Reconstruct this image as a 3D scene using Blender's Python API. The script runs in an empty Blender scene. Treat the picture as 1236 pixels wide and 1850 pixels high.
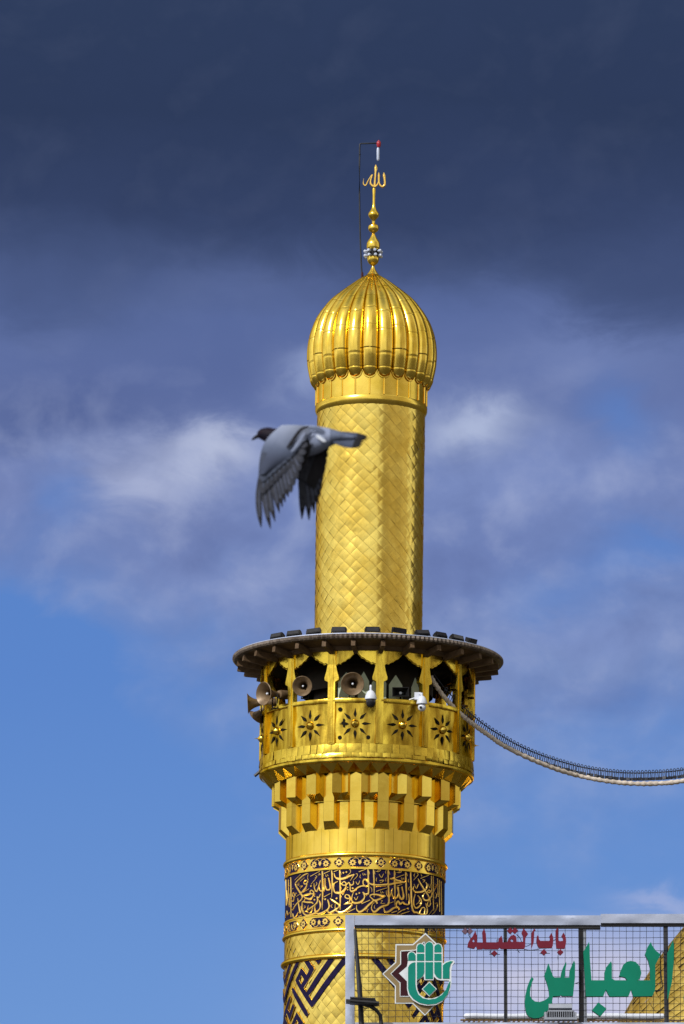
import bpy, bmesh, math, random
from math import sin, cos, tan, radians as rad, degrees as deg, atan2, asin, sqrt, pi, hypot
from mathutils import Vector, Matrix
from mathutils.geometry import tessellate_polygon
random.seed(7)
scn = bpy.context.scene
COL = scn.collection
# ------------------------------------------------------------------ camera
F, PITCH, CAMZ = 10300.0, rad(12.2), 1.6       # focal length in photo pixels (photo 1236 x 1850)
cam_d = bpy.data.cameras.new("camera"); cam = bpy.data.objects.new("camera", cam_d); COL.objects.link(cam)
cam.location = (0, 0, CAMZ); cam.rotation_euler = (pi/2 + PITCH, 0, 0)
cam_d.sensor_fit = 'VERTICAL'; cam_d.sensor_height = 36; cam_d.lens = 36*F/1850
cam_d.clip_start = 0.5; cam_d.clip_end = 6000
cam_d.dof.use_dof = True; cam_d.dof.focus_distance = 100.0; cam_d.dof.aperture_fstop = 19
scn.camera = cam
def ray(px, py):
    u, v = (px-618)/F, (925-py)/F
    return Vector((u, cos(PITCH)-v*sin(PITCH), sin(PITCH)+v*cos(PITCH)))
def at(px, py, Y):
    d = ray(px, py); t = Y/d.y
    return Vector((d.x*t, Y, CAMZ+d.z*t))
# ------------------------------------------------------------------ light
SUN_B, SUN_E = rad(-40), rad(38)                # azimuth from straight behind the camera, elevation
sdir = Vector((sin(SUN_B)*cos(SUN_E), -cos(SUN_B)*cos(SUN_E), sin(SUN_E)))
sl = bpy.data.lights.new("sun", 'SUN'); sl.energy = 3.6; sl.angle = rad(0.5); sl.color = (1.0, 0.95, 0.88)
so = bpy.data.objects.new("sun", sl); COL.objects.link(so); so.location = (-30, -30, 60)
so.rotation_euler = sdir.to_track_quat('Z', 'Y').to_euler()
scn.view_settings.view_transform = 'Standard'; scn.view_settings.look = 'None'
scn.view_settings.exposure = 0.0; scn.view_settings.gamma = 1.0
# ------------------------------------------------------------------ sky
def lin(r, g, b):
    f = lambda c: (c/255/12.92) if c <= 10 else ((c/255+.055)/1.055)**2.4
    return (f(r), f(g), f(b), 1)
class NT:
    def __init__(s, nt): s.nt = nt; s.n = nt.nodes; s.l = nt.links
    def new(s, t, **k):
        n = s.n.new(t)
        for a, b in k.items(): setattr(n, a, b)
        return n
    def put(s, sock, v):
        if hasattr(v, 'is_output'): s.l.new(v, sock)
        else: sock.default_value = v
    def m(s, op, a, b=0.0, c=0.0, clamp=False):
        n = s.new('ShaderNodeMath', operation=op, use_clamp=clamp)
        for i, v in enumerate((a, b, c)): s.put(n.inputs[i], v)
        return n.outputs[0]
    def mix(s, f, a, b):
        n = s.new('ShaderNodeMix', data_type='RGBA')
        s.put(n.inputs[0], f); s.put(n.inputs[6], a); s.put(n.inputs[7], b)
        return n.outputs[2]
    def ss(s, x, lo, hi):
        n = s.new('ShaderNodeMapRange', interpolation_type='SMOOTHSTEP')
        s.put(n.inputs[0], x); n.inputs[1].default_value = lo; n.inputs[2].default_value = hi
        return n.outputs[0]
    def noise(s, vec, scale, detail=4, rough=.55, dist=0.0):
        n = s.new('ShaderNodeTexNoise'); s.put(n.inputs['Vector'], vec)
        n.inputs['Scale'].default_value = scale; n.inputs['Detail'].default_value = detail
        n.inputs['Roughness'].default_value = rough; n.inputs['Distortion'].default_value = dist
        return n.outputs[0]
    def ramp(s, x, stops):
        n = s.new('ShaderNodeValToRGB'); e = n.color_ramp.elements
        while len(e) < len(stops): e.new(.5)
        for i, (p, c) in enumerate(stops): e[i].position = p; e[i].color = c
        s.put(n.inputs[0], x); return n.outputs[0]
    def comb(s, x, y, z=0.0):
        n = s.new('ShaderNodeCombineXYZ')
        for i, v in enumerate((x, y, z)): s.put(n.inputs[i], v)
        return n.outputs[0]
def make_world():
    w = bpy.data.worlds.new("World"); scn.world = w; w.use_nodes = True
    T = NT(w.node_tree); T.n.clear()
    sky = T.new('ShaderNodeTexSky', sky_type='NISHITA', sun_disc=False)
    sky.sun_elevation = SUN_E; sky.sun_rotation = atan2(sdir.x, sdir.y); sky.altitude = 400
    sky.air_density = 1.0; sky.dust_density = 0.6; sky.ozone_density = 3.0
    K = 0.1                                       # background strength; colours below are final radiance / K
    tc = T.new('ShaderNodeTexCoord'); sp = T.new('ShaderNodeSeparateXYZ'); T.l.new(tc.outputs['Generated'], sp.inputs[0])
    x, y, z = sp.outputs
    az = T.m('MULTIPLY', T.m('ARCTAN2', x, y), 57.29578)
    el = T.m('MULTIPLY', T.m('ARCSINE', z), 57.29578)
    P = T.comb(T.m('MULTIPLY', az, .55), el, 3.7)
    n1 = T.noise(P, .42, 5, .55, .4); n2 = T.noise(P, 1.5, 6, .6, .6)
    w1 = T.m('SUBTRACT', n1, .5); w2 = T.m('SUBTRACT', n2, .5)
    warp = T.m('ADD', T.m('MULTIPLY', w1, 2.6), T.m('MULTIPLY', w2, .9))
    elw = T.m('ADD', el, T.m('ADD', T.m('MULTIPLY', w1, 1.5), T.m('MULTIPLY', w2, .45)))
    c = lambda r, g, b, s=1.0: tuple([q*s/K for q in lin(r, g, b)[:3]]+[1])
    ZZ = 12.2
    pos = lambda py: (deg(PITCH)+(925-py)/180 - 6)/13
    stops = [(pos(1400), c(126,146,200)), (pos(1150), c(122,138,190)), (pos(1000), c(112,127,182)), (pos(850), c(112,126,180)),
             (pos(700), c(98,112,166)), (pos(600), c(88,103,156)), (pos(500), c(66,79,121)), (pos(400), c(52,64,101)), (pos(200), c(45,57,90)), (.99, c(48,61,94))]
    ccol = T.ramp(T.m('DIVIDE', T.m('SUBTRACT', elw, 6), 13), stops)
    # coverage: cloud base falls from the left to the right
    def blob(px, py, sx, sy, wv=.6):
        d = ray(px, py).normalized(); a0, e0 = deg(atan2(d.x, d.y)), deg(asin(d.z))
        ax = T.m('DIVIDE', T.m('SUBTRACT', T.m('ADD', az, T.m('ADD', T.m('MULTIPLY', w1, 2.2*wv), T.m('MULTIPLY', w2, .9*wv))), a0), sx/180)
        ay = T.m('DIVIDE', T.m('SUBTRACT', T.m('ADD', el, T.m('MULTIPLY', w2, 1.6*wv)), e0), sy/180)
        r2 = T.m('ADD', T.m('MULTIPLY', ax, ax), T.m('MULTIPLY', ay, ay))
        return T.m('POWER', 2.718, T.m('MULTIPLY', r2, -1))
    for (px, py, sx, sy, k, col) in [
            (60, 520, 260, 90, .6, c(68,81,124)), (130, 740, 330, 85, .75, c(82,95,147)), (430, 660, 190, 70, .6, c(84,98,150)), (1230, 480, 210, 110, .6, c(66,79,122)), (900, 590, 150, 60, .5, c(90,104,156)),
            (450, 520, 190, 55, .5, c(95,109,162)), (1080, 640, 190, 50, .5, c(122,135,188)), (535, 690, 55, 50, .85, c(140,151,196)), (320, 850, 190, 75, .55, c(136,146,194)), (365, 825, 85, 45, .95, c(178,182,214)),
            (255, 880, 95, 55, .9, c(166,171,208)), (845, 765, 105, 45, .95, c(172,179,214)), (930, 870, 210, 70, .5, c(130,144,198)), (40, 890, 90, 70, .6, c(120,131,184)),
            (350, 960, 90, 50, .5, c(103,115,168)), (400, 1080, 200, 80, .4, c(128,139,190)), (850, 1020, 120, 80, .5, c(105,119,175)), (1090, 1150, 190, 50, .4, c(124,140,198)), (1130, 1262, 170, 42, .45, c(102,120,180))]:
        ccol = T.mix(T.m('MULTIPLY', blob(px, py, sx, sy), k, clamp=True), ccol, col)
    # billows: lit and shaded sides painted into the lower cloud colour
    def bil(dx, dy):
        return T.noise(T.comb(T.m('ADD', T.m('MULTIPLY', az, .8), dx), T.m('ADD', el, dy), 9.1), 1.15, 5, .52, .25)
    b0, b1 = bil(0, 0), bil(-.16, .20)
    lit = T.m('MULTIPLY', T.m('SUBTRACT', b0, b1), 3.2)
    lowf = T.m('ADD', .05, T.m('MULTIPLY', T.ss(T.m('SUBTRACT', 14.1, el), 0, 1.6), .72))
    n3 = T.noise(T.comb(az, el, 4.2), 5.0, 5, .6, .4)
    lit = T.m('ADD', lit, T.m('MULTIPLY', T.m('SUBTRACT', n3, .5), .28))
    ccol = T.mix(T.m('MULTIPLY', T.m('MULTIPLY', lit, lowf), .62, clamp=True), ccol, c(170,176,214))
    ccol = T.mix(T.m('MULTIPLY', T.m('MULTIPLY', T.m('MULTIPLY', lit, -1), lowf), .55, clamp=True), ccol, c(78,92,146))
    q = T.m('MINIMUM', T.m('MAXIMUM', T.m('SUBTRACT', .3, az), 0), 5); thr = T.m('ADD', 10.2, T.m('MULTIPLY', q, .43))
    cov = T.ss(T.m('ADD', T.m('SUBTRACT', el, thr), T.m('ADD', T.m('MULTIPLY', warp, .95), T.m('MULTIPLY', T.m('SUBTRACT', b0, .5), 2.4))), -1.7, .85)
    tn = T.new('ShaderNodeMix', data_type='RGBA', blend_type='MULTIPLY'); tn.inputs[0].default_value = 1
    T.l.new(ccol, tn.inputs[6]); tn.inputs[7].default_value = (1.03, 1.09, 1.03, 1); ccol = tn.outputs[2]
    for (px, py, sx, sy, k) in [(115, 910, 45, 60, .5), (1165, 1005, 110, 60, .75), (1120, 745, 60, 60, .55), (1000, 1075, 100, 45, .45), (100, 1190, 280, 110, .6)]:
        cov = T.m('SUBTRACT', cov, T.m('MULTIPLY', blob(px, py, sx, sy), k), clamp=True)
    lowm = blob(1080, 1800, 330, 135, .25)
    lowm = T.m('MULTIPLY', T.m('MULTIPLY', lowm, 1.25, clamp=True), T.ss(T.m('SUBTRACT', 8.22, T.m('ADD', el, T.m('MULTIPLY', w2, .35))), 0, .28))
    lowm = T.m('ADD', lowm, T.m('MULTIPLY', blob(1195, 1640, 90, 26), .5), clamp=True)
    tint = T.new('ShaderNodeMix', data_type='RGBA', blend_type='MULTIPLY'); tint.inputs[0].default_value = 1
    T.l.new(sky.outputs[0], tint.inputs[6]); tint.inputs[7].default_value = (.62, .70, .86, 1)
    skyc = tint.outputs[2]
    grad = T.ramp(T.m('DIVIDE', T.m('SUBTRACT', el, 6), 13), [(0, c(110,153,216)), (.1, c(104,147,213)), (.35, c(88,132,205)), (.6, c(84,127,200)), (1, c(70,110,184))])
    front0 = T.mix(.85, skyc, grad)
    front = T.mix(cov, front0, ccol)
    front = T.mix(lowm, front, T.mix(T.ss(n2, .35, .65), c(176,184,220), c(198,199,224)))
    # the rest of the sky, unseen: bright and dark sectors shaped for the gold's reflections
    beta = T.m('MULTIPLY', T.m('ARCTAN2', x, T.m('MULTIPLY', y, -1)), 57.29578)
    Q = T.comb(T.m('MULTIPLY', beta, .02), T.m('MULTIPLY', el, .045), 1.3)
    nb = T.noise(Q, 2.2, 5, .55, .5); nbw = T.m('MULTIPLY', T.m('SUBTRACT', nb, .5), 3)
    bw = T.m('ADD', beta, nbw)
    refl_band = T.m('MULTIPLY', T.ss(bw, 18, 23), T.m('SUBTRACT', 1, T.ss(bw, 87, 91)))
    refl_band2 = T.ss(bw, 102, 108)
    bk = T.m('ADD', refl_band, refl_band2, clamp=True)
    bk = T.m('MULTIPLY', bk, T.m('SUBTRACT', 1, T.ss(el, 40, 70)))
    bright = T.mix(T.ss(nb, .42, .62), (7.0, 7.1, 7.0, 1), (11.0, 10.9, 10.6, 1))
    dark = T.mix(T.ss(nb, .35, .65), (3.2, 2.8, 2.1, 1), (6.2, 5.5, 4.2, 1)); dark = T.mix(refl_band2, dark, (1.15, 1.1, 1.2, 1))
    back = T.mix(bk, bright, dark)
    high = T.ss(el, 50, 85)
    back = T.mix(T.m('MULTIPLY', high, .75), back, skyc)
    lft = T.m('MULTIPLY', T.ss(T.m('MULTIPLY', beta, -1), 100, 150), .8)
    back = T.mix(lft, back, (3.2, 3.0, 3.3, 1))
    ff = T.m('MULTIPLY', T.m('SUBTRACT', 1, T.ss(T.m('ABSOLUTE', az), 8, 26)), T.m('SUBTRACT', 1, T.ss(el, 35, 60)))
    fin = T.mix(ff, back, front)
    bg = T.new('ShaderNodeBackground'); T.l.new(fin, bg.inputs[0]); bg.inputs[1].default_value = K
    out = T.new('ShaderNodeOutputWorld'); T.l.new(bg.outputs[0], out.inputs[0])
make_world()
# ------------------------------------------------------------------ materials
def mat(name, col, col2=None, rough=.5, metal=0.0, scale=8.0, bump=0.0, bscale=30.0, seam=0.0, seamcol=None, rnd=0.0, emit=0.0, lo=.35, hi=.68, rvar=.0, orand=0.0, streak=False, spec=.5):
    mt = bpy.data.materials.new(name); mt.use_nodes = True
    T = NT(mt.node_tree); b = T.n['Principled BSDF']
    c4 = lambda c: tuple(c)+(1,) if len(c) == 3 else c
    tc = T.new('ShaderNodeTexCoord'); ob = tc.outputs['Object']
    if streak:
        mp = T.new('ShaderNodeMapping'); T.l.new(ob, mp.inputs[0]); mp.inputs[3].default_value = (1, 1, .22); ob2 = mp.outputs[0]
    else: ob2 = ob
    n = T.noise(ob2, scale, 6, .6, .3)
    colr = T.mix(T.ss(n, lo, hi), c4(col), c4(col2 or tuple(q*.8 for q in col[:3])))
    if rnd:
        uv2 = T.new('ShaderNodeUVMap', uv_map='rnd'); s2 = T.new('ShaderNodeSeparateXYZ'); T.l.new(uv2.outputs[0], s2.inputs[0])
        f = T.m('ADD', 1-rnd, T.m('MULTIPLY', s2.outputs[0], rnd))
        mm = T.new('ShaderNodeMix', data_type='RGBA', blend_type='MULTIPLY'); mm.inputs[0].default_value = 1
        T.l.new(colr, mm.inputs[6]); cc = T.new('ShaderNodeCombineColor')
        for i in range(3): T.l.new(f, cc.inputs[i])
        T.l.new(cc.outputs[0], mm.inputs[7]); colr = mm.outputs[2]
    if orand:
        oi = T.new('ShaderNodeObjectInfo'); colr = T.mix(T.m('MULTIPLY', oi.outputs['Random'], orand), colr, c4(tuple(q*.55 for q in col)))
    if seam:
        uv = T.new('ShaderNodeUVMap', uv_map='UVMap'); s1 = T.new('ShaderNodeSeparateXYZ'); T.l.new(uv.outputs[0], s1.inputs[0])
        ed = T.m('MAXIMUM', T.m('ABSOLUTE', T.m('SUBTRACT', s1.outputs[0], .5)), T.m('MULTIPLY', T.m('ABSOLUTE', T.m('SUBTRACT', s1.outputs[1], .5)), 1-seam*1.1))
        g = T.noise(ob, 3.0, 3)
        colr = T.mix(T.m('MULTIPLY', T.ss(ed, .5-seam, .5), T.m('ADD', .45, g), clamp=True), colr, c4(seamcol or (.2, .11, .015)))
    T.put(b.inputs['Base Color'], colr); b.inputs['Metallic'].default_value = metal; b.inputs['Specular IOR Level'].default_value = spec if metal < .2 else .5
    if metal == 1: b.inputs['Specular Tint'].default_value = (.90, .66, .34, 1)
    if rvar: T.put(b.inputs['Roughness'], T.m('ADD', rough-rvar/2, T.m('MULTIPLY', T.noise(ob, scale*1.7, 4), rvar)))
    else: b.inputs['Roughness'].default_value = rough
    if bump:
        bn = T.new('ShaderNodeBump'); bn.inputs['Strength'].default_value = bump; bn.inputs['Distance'].default_value = .02
        T.put(bn.inputs['Height'], T.noise(ob, bscale, 4, .6)); T.l.new(bn.outputs[0], b.inputs['Normal'])
    if emit:
        T.put(b.inputs['Emission Color'], c4(col)); b.inputs['Emission Strength'].default_value = emit
    return mt
G1, G2 = (1.0, .715, .13), (.86, .59, .075)
M = dict(
    gold=mat('gold_leaf', G1, G2, .22, 1, 2.2, .06, 9, rvar=.10),
    tile=mat('gold_shingle', (1.0, .765, .185), (.86, .60, .11), .21, 1, 1.6, .07, 7, seam=.03, seamcol=(.36, .21, .03), rnd=.14, rvar=.10),
    dtile=mat('gold_dome_shingle', (1.0, .76, .22), (.86, .62, .15), .34, 1, 1.2, .12, 6, seam=.03, seamcol=(.3, .17, .03), rnd=.2),
    dome=mat('gold_dome', G1, G2, .20, 1, 3.0, .05, 6, seam=.045, seamcol=(.26, .15, .025), rvar=.10),
    worn=mat('gold_worn', (.95, .69, .085), (.36, .22, .025), .26, 1, 4.0, .20, 8, lo=.40, hi=.68, rvar=.2, streak=True),
    wtile=mat('gold_worn_tile', (.95, .69, .095), (.46, .29, .035), .26, 1, 4, .2, 9, seam=.05, seamcol=(.16, .09, .012), rnd=.25, rvar=.2, lo=.45, hi=.8),
    musk=mat('gold_pendant', (.97, .70, .125), (.82, .56, .08), .17, 1, 3, .06, 4, rvar=.12, orand=.5, seam=.035, seamcol=(.22, .12, .015)),
    navy=mat('navy_enamel', (.010, .005, .046), (.005, .003, .022), .75, 0, 10, spec=.15),
    letter=mat('gold_lettering', (1.0, .70, .20), (.92, .6, .14), .32, 1, 10),
    black=mat('black_metal', (.010, .010, .012), (.02, .02, .022), .5, 0, 6, spec=.15),
    hole=mat('dark_hole', (.006, .004, .002), (.012, .008, .004), .8, 0, 6, spec=.15),
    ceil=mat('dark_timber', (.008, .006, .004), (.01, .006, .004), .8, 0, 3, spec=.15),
    brown=mat('brown_painted_steel', (.14, .09, .052), (.08, .05, .028), .6, 0, 5, .2, 20, spec=.15),
    zinc=mat('galvanised_sheet', (.40, .45, .60), (.31, .36, .50), .5, .35, 1.6, .35, 3.5, rvar=.2),
    lip=mat('weathered_sheet', (.16, .13, .11), (.07, .052, .04), .55, .3, 9, .2, 30),
    greenboard=mat('pale_green_board', (.52, .60, .46), (.44, .52, .39), .6, 0, 6),
    dkgold=mat('dark_core', (.03, .02, .009), (.016, .01, .005), .6, .3, 3),  # near-black base colour for the inner core
    horn=mat('horn_paint', (.22, .15, .085), (.13, .085, .045), .42, .2, 6, spec=.15),
    white=mat('white_plastic', (.64, .69, .80), (.56, .61, .72), .35, 0, 6),
    dglass=mat('dark_dome_glass', (.012, .012, .016), (.02, .02, .026), .12, 0, 6),
    lamp=mat('white_lamp_glass', (.50, .57, .74), (.42, .49, .66), .25, 0, 8),
    red=mat('red_lamp', (.35, .01, .03), (.22, .008, .02), .3, 0, 8),
    rod=mat('dark_steel', (.018, .022, .035), (.03, .034, .045), .5, .5, 8),
    rope=mat('grey_rope', (.60, .54, .49), (.40, .35, .31), .8, 0, 14, .4, 40),
    wire=mat('dark_wire', (.02, .024, .04), (.03, .035, .055), .5, .3, 8, spec=.15),
    stile=mat('dark_stile', (.02, .022, .028), (.035, .036, .042), .5, .3, 4, spec=.15),
    grn=mat('green_sign_face', (.003, .185, .118), (.003, .16, .10), .4, 0, 2, spec=.15),
    grnside=mat('green_sign_side', (.004, .028, .02), (.006, .04, .028), .5, 0, 5, spec=.15),
    teal=mat('teal_sign_face', (.006, .22, .17), (.005, .19, .15), .38, 0, 2, spec=.15),
    crim=mat('crimson_sign_face', (.16, .016, .036), (.13, .013, .03), .4, 0, 4, spec=.15),
    crimside=mat('crimson_sign_side', (.028, .006, .01), (.04, .008, .014), .5, 0, 5, spec=.15),
    mauve=mat('faded_mauve', (.14, .085, .13), (.11, .065, .1), .5, 0, 5, spec=.15),
    maroon=mat('maroon_panel', (.040, .008, .014), (.034, .007, .012), .45, 0, 4, spec=.15),
    tan=mat('tan_panel', (.26, .195, .10), (.23, .17, .085), .45, 0, 4, spec=.15),
    trim=mat('pale_trim', (.68, .74, .80), (.6, .66, .72), .35, 0, 6),
    ltgrey=mat('light_grey_cast', (.30, .33, .40), (.24, .27, .33), .5, .2, 5),
    blue=mat('blue_tilework', (.04, .10, .20), (.35, .33, .25), .4, 0, 9, lo=.5, hi=.56),
    ground=mat('courtyard_paving', (.06, .052, .042), (.042, .037, .03), .8, 0, .3),
)
# ------------------------------------------------------------------ mesh helper
class MB:
    def __init__(s): s.v = []; s.f = []; s.mi = []; s.uv = []; s.rn = []
    def face(s, idx, mi=0, uv=None, rn=(0, 0)):
        s.f.append(tuple(idx)); s.mi.append(mi); s.uv.append(uv or [(.5, .5)]*len(idx)); s.rn.append(rn)
    def add(s, p): s.v.append(tuple(p)); return len(s.v)-1
    def grid(s, fn, nu, nv, mi=0, uvf=None, rn=(0, 0), closed=False, flip=False):
        ids = [[s.add(fn(i/nu, j/nv)) for i in range(nu if closed else nu+1)] for j in range(nv+1)]
        for j in range(nv):
            for i in range(nu):
                i2 = (i+1) % nu if closed else i+1
                q = [ids[j][i], ids[j][i2], ids[j+1][i2], ids[j+1][i]]
                uv = [uvf(i/nu, j/nv), uvf((i+1)/nu, j/nv), uvf((i+1)/nu, (j+1)/nv), uvf(i/nu, (j+1)/nv)] if uvf else None
                if flip: q = q[::-1]; uv = uv[::-1] if uv else None
                s.face(q, mi, uv, rn)
    def lathe(s, prof, n=48, mi=0, c=(0, 0, 0), axis=None, caps=True):
        Mx = axis.to_track_quat('Z', 'Y').to_matrix() if axis else None
        rings = []
        for r, z in prof:
            ring = []
            for i in range(n):
                a = 2*pi*i/n; p = Vector((r*sin(a), -r*cos(a), z))
                if Mx: p = Mx @ p
                ring.append(s.add(p+Vector(c)))
            rings.append(ring)
        for a, b in zip(rings, rings[1:]):
            for i in range(n):
                k = (i+1) % n; s.face((a[i], a[k], b[k], b[i]), mi)
        if caps:
            if prof[0][0] > 1e-6: s.face(rings[0][::-1], mi)
            if prof[-1][0] > 1e-6: s.face(rings[-1], mi)
    def box(s, c, size, mi=0, rot=None):
        hx, hy, hz = (q/2 for q in size); ids = []
        for dz in (-hz, hz):
            for dx, dy in ((-hx, -hy), (hx, -hy), (hx, hy), (-hx, hy)):
                p = Vector((dx, dy, dz))
                if rot: p = rot @ p
                ids.append(s.add(p+Vector(c)))
        for q in ((3, 2, 1, 0), (4, 5, 6, 7), (0, 1, 5, 4), (1, 2, 6, 5), (2, 3, 7, 6), (3, 0, 4, 7)): s.face([ids[i] for i in q], mi)
    def tube(s, pts, r, n=8, mi=0, caps=True):
        pts = [Vector(p) for p in pts]; rings = []
        for i, p in enumerate(pts):
            d = (pts[min(i+1, len(pts)-1)]-pts[max(i-1, 0)]).normalized()
            q = d.to_track_quat('Z', 'Y'); rr = r[i] if isinstance(r, (list, tuple)) else r
            rings.append([s.add(p+q @ Vector((rr*cos(2*pi*k/n), rr*sin(2*pi*k/n), 0))) for k in range(n)])
        for a, b in zip(rings, rings[1:]):
            for k in range(n): s.face((a[k], a[(k+1) % n], b[(k+1) % n], b[k]), mi)
        if caps: s.face(rings[0][::-1], mi); s.face(rings[-1], mi)
    def plate(s, polys, mp, d0, d1, mi=0, ms=None, step=None):
        ms = mi if ms is None else ms
        pl = [[Vector((x, y, 0)) for x, y in p] for p in polys]
        flat = [q for p in pl for q in p]
        bm = bmesh.new(); vs = [bm.verts.new(q) for q in flat]
        for t in tessellate_polygon(pl):
            if len(set(t)) < 3: continue
            a, b, c = (flat[i] for i in t); ar = (b-a).cross(c-a).z
            if abs(ar) < 1e-12: continue
            t = t if ar > 0 else t[::-1]
            try: bm.faces.new([vs[i] for i in t])
            except ValueError: pass
        if step:
            xs = [q.x for q in flat]; k = math.floor(min(xs)/step)+1
            while k*step < max(xs):
                bmesh.ops.bisect_plane(bm, geom=bm.verts[:]+bm.edges[:]+bm.faces[:], plane_co=(k*step, 0, 0), plane_no=(1, 0, 0), dist=1e-6); k += 1
        bm.verts.index_update()
        top = [s.add(mp(v.co.x, v.co.y, d1)) for v in bm.verts]; bot = {}
        def bi(v):
            if v.index not in bot: bot[v.index] = s.add(mp(v.co.x, v.co.y, d0))
            return bot[v.index]
        for f in bm.faces: s.face([top[v.index] for v in f.verts], mi)
        for e in bm.edges:
            if len(e.link_faces) == 1:
                l = e.link_loops[0]; a, b = l.vert, l.link_loop_next.vert
                s.face((top[b.index], top[a.index], bi(a), bi(b)), ms)
        bm.free()
    def build(s, name, mats, parent=None, smooth=40):
        me = bpy.data.meshes.new(name); me.from_pydata(s.v, [], s.f)
        mats = mats if isinstance(mats, (list, tuple)) else [mats]
        for q in mats: me.materials.append(q)
        me.polygons.foreach_set('material_index', s.mi)
        u1 = me.uv_layers.new(name='UVMap'); u2 = me.uv_layers.new(name='rnd')
        a = [c for f in s.uv for q in f for c in q]; u1.data.foreach_set('uv', a)
        a = [c for f, rn in zip(s.f, s.rn) for _ in f for c in rn]; u2.data.foreach_set('uv', a)
        if smooth:
            me.polygons.foreach_set('use_smooth', [True]*len(s.f)); me.set_sharp_from_angle(angle=rad(smooth))
        me.validate(); me.update()
        o = bpy.data.objects.new(name, me); COL.objects.link(o)
        if parent: o.parent = parent
        return o
def tag(o, label, cat, group=None):
    o['label'] = label; o['category'] = cat
    if group: o['group'] = group
    return o
def empty(name, label, cat, loc=(0, 0, 0), group=None):
    o = bpy.data.objects.new(name, None); COL.objects.link(o); o.location = loc; o.empty_display_size = .2
    return tag(o, label, cat, group)
def copy(o, parent, **k):
    c = o.copy(); COL.objects.link(c); c.parent = parent
    for a, b in k.items(): setattr(c, a, b)
    return c
def spline(pts, n=6):
    out = []; P = [tuple(p) for p in pts]
    for i in range(len(P)-1):
        p0, p1, p2, p3 = P[max(i-1, 0)], P[i], P[i+1], P[min(i+2, len(P)-1)]
        for k in range(n):
            t = k/n; t2 = t*t; t3 = t2*t
            out.append(tuple(.5*(2*b+(c-a)*t+(2*a-5*b+4*c-d)*t2+(3*b-a-3*c+d)*t3) for a, b, c, d in zip(p0, p1, p2, p3)))
    return out+[P[-1]]
def struct(o): o['kind'] = 'structure'; return o
# ------------------------------------------------------------------ ground
g = MB(); g.grid(lambda u, v: (-3000+6000*u, -3000+6000*v, 0), 8, 8)
struct(g.build('ground', M['ground'], smooth=0))
# ------------------------------------------------------------------ minaret frame
Y0 = 100.7
axpx = lambda py: 672-.0129*(py-640)
pa, pb = at(axpx(640), 640, Y0), at(axpx(1800), 1800, Y0)
LEAN = math.atan((pa.x-pb.x)/(pa.z-pb.z)); XB = pb.x-pb.z*tan(LEAN)
tower = empty('minaret', 'tall gold tiled minaret with ribbed dome, balcony and blue inscription bands', 'minaret', (XB, Y0, 0))
tower.rotation_euler = (0, LEAN, 0)
TM = Matrix.Translation((XB, Y0, 0)) @ Matrix.Rotation(LEAN, 4, 'Y'); TI = TM.inverted()
def mpp(py): d = ray(618, py); return (Y0/d.y)/F        # metres per photo pixel at the tower axis
def R(w, py): return w*mpp(py)
def Zs(py): return at(618, py, Y0).z
def Zf(py, r): return at(618, py, Y0-r).z               # height on the front face of radius r (m)
def P(th, z, r): return Vector((r*sin(th), -r*cos(th), z))
CO = TI @ Vector((0, 0, CAMZ))
def cyl(px, py, r):
    d = TI.to_3x3() @ ray(px, py); a = d.x**2+d.y**2; b = 2*(CO.x*d.x+CO.y*d.y); c = CO.x**2+CO.y**2-r*r
    q = max(b*b-4*a*c, 0); t = (-b-sqrt(q))/(2*a); p = CO+d*t
    return atan2(p.x, -p.y), p.z
def tower_at(px, py, dy=0): return TI @ at(px, py, Y0+dy)
# ---- finial
F0 = (600, 230, 6.381)
prof = []
for y, r in [(1722, 88), (1700, 72), (1670, 48), (1640, 30), (1612, 17), (1602, 15), (1592, 20), (1578, 40), (1560, 56), (1535, 66), (1505, 68), (1490, 66), (1415, 64), (1408, 70), (1385, 76), (1360, 77), (1335, 75), (1310, 62), (1280, 42), (1250, 26), (1225, 16), (1213, 22), (1200, 44), (1180, 58), (1155, 61), (1135, 56), (1118, 36), (1108, 18), (1085, 17), (1068, 22), (1052, 38), (1025, 58), (1003, 62), (988, 58), (965, 42), (940, 28), (910, 18), (870, 15), (780, 15), (720, 19), (700, 16)]:
    py = 230+y/6.381; prof.append((R(r/6.381, py), Zs(py)))
m = MB(); m.lathe(prof, 40); fin = m.build('finial', M['dome'], tower, 35)
def ridge(mb, pts, mp, h, sub=5, mi=0, lim=None):
    """calligraphic stroke: (x, y, width) path -> raised ridge; mp(x, y, d)"""
    S = spline(pts, sub) if len(pts) > 2 else [tuple(a+(b-a)*t/4 for a, b in zip(pts[0], pts[1])) for t in range(5)]
    L = []
    for i, (x, y, w) in enumerate(S):
        a, b = S[max(i-1, 0)], S[min(i+1, len(S)-1)]; dx, dy = b[0]-a[0], b[1]-a[1]; l = hypot(dx, dy) or 1
        nx, ny = -dy/l*w/2, dx/l*w/2
        if lim:
            x_, w_ = lim(x); nx *= w_
        L.append([mb.add(mp(x+nx, y+ny, 0)), mb.add(mp(x+nx*.55, y+ny*.55, h)), mb.add(mp(x-nx*.55, y-ny*.55, h)), mb.add(mp(x-nx, y-ny, 0))])
    for a, b in zip(L, L[1:]):
        for k in range(3): mb.face((a[k], a[k+1], b[k+1], b[k]), mi)
m = MB(); yb = -.02
mpA = lambda x, y, d: tower_at(640+x/17.657, 290+y/17.657) + Vector((0, yb-d, 0))
mpB = lambda x, y, d: tower_at(640+x/17.657, 290+y/17.657) + Vector((0, yb+d, 0))
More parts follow.
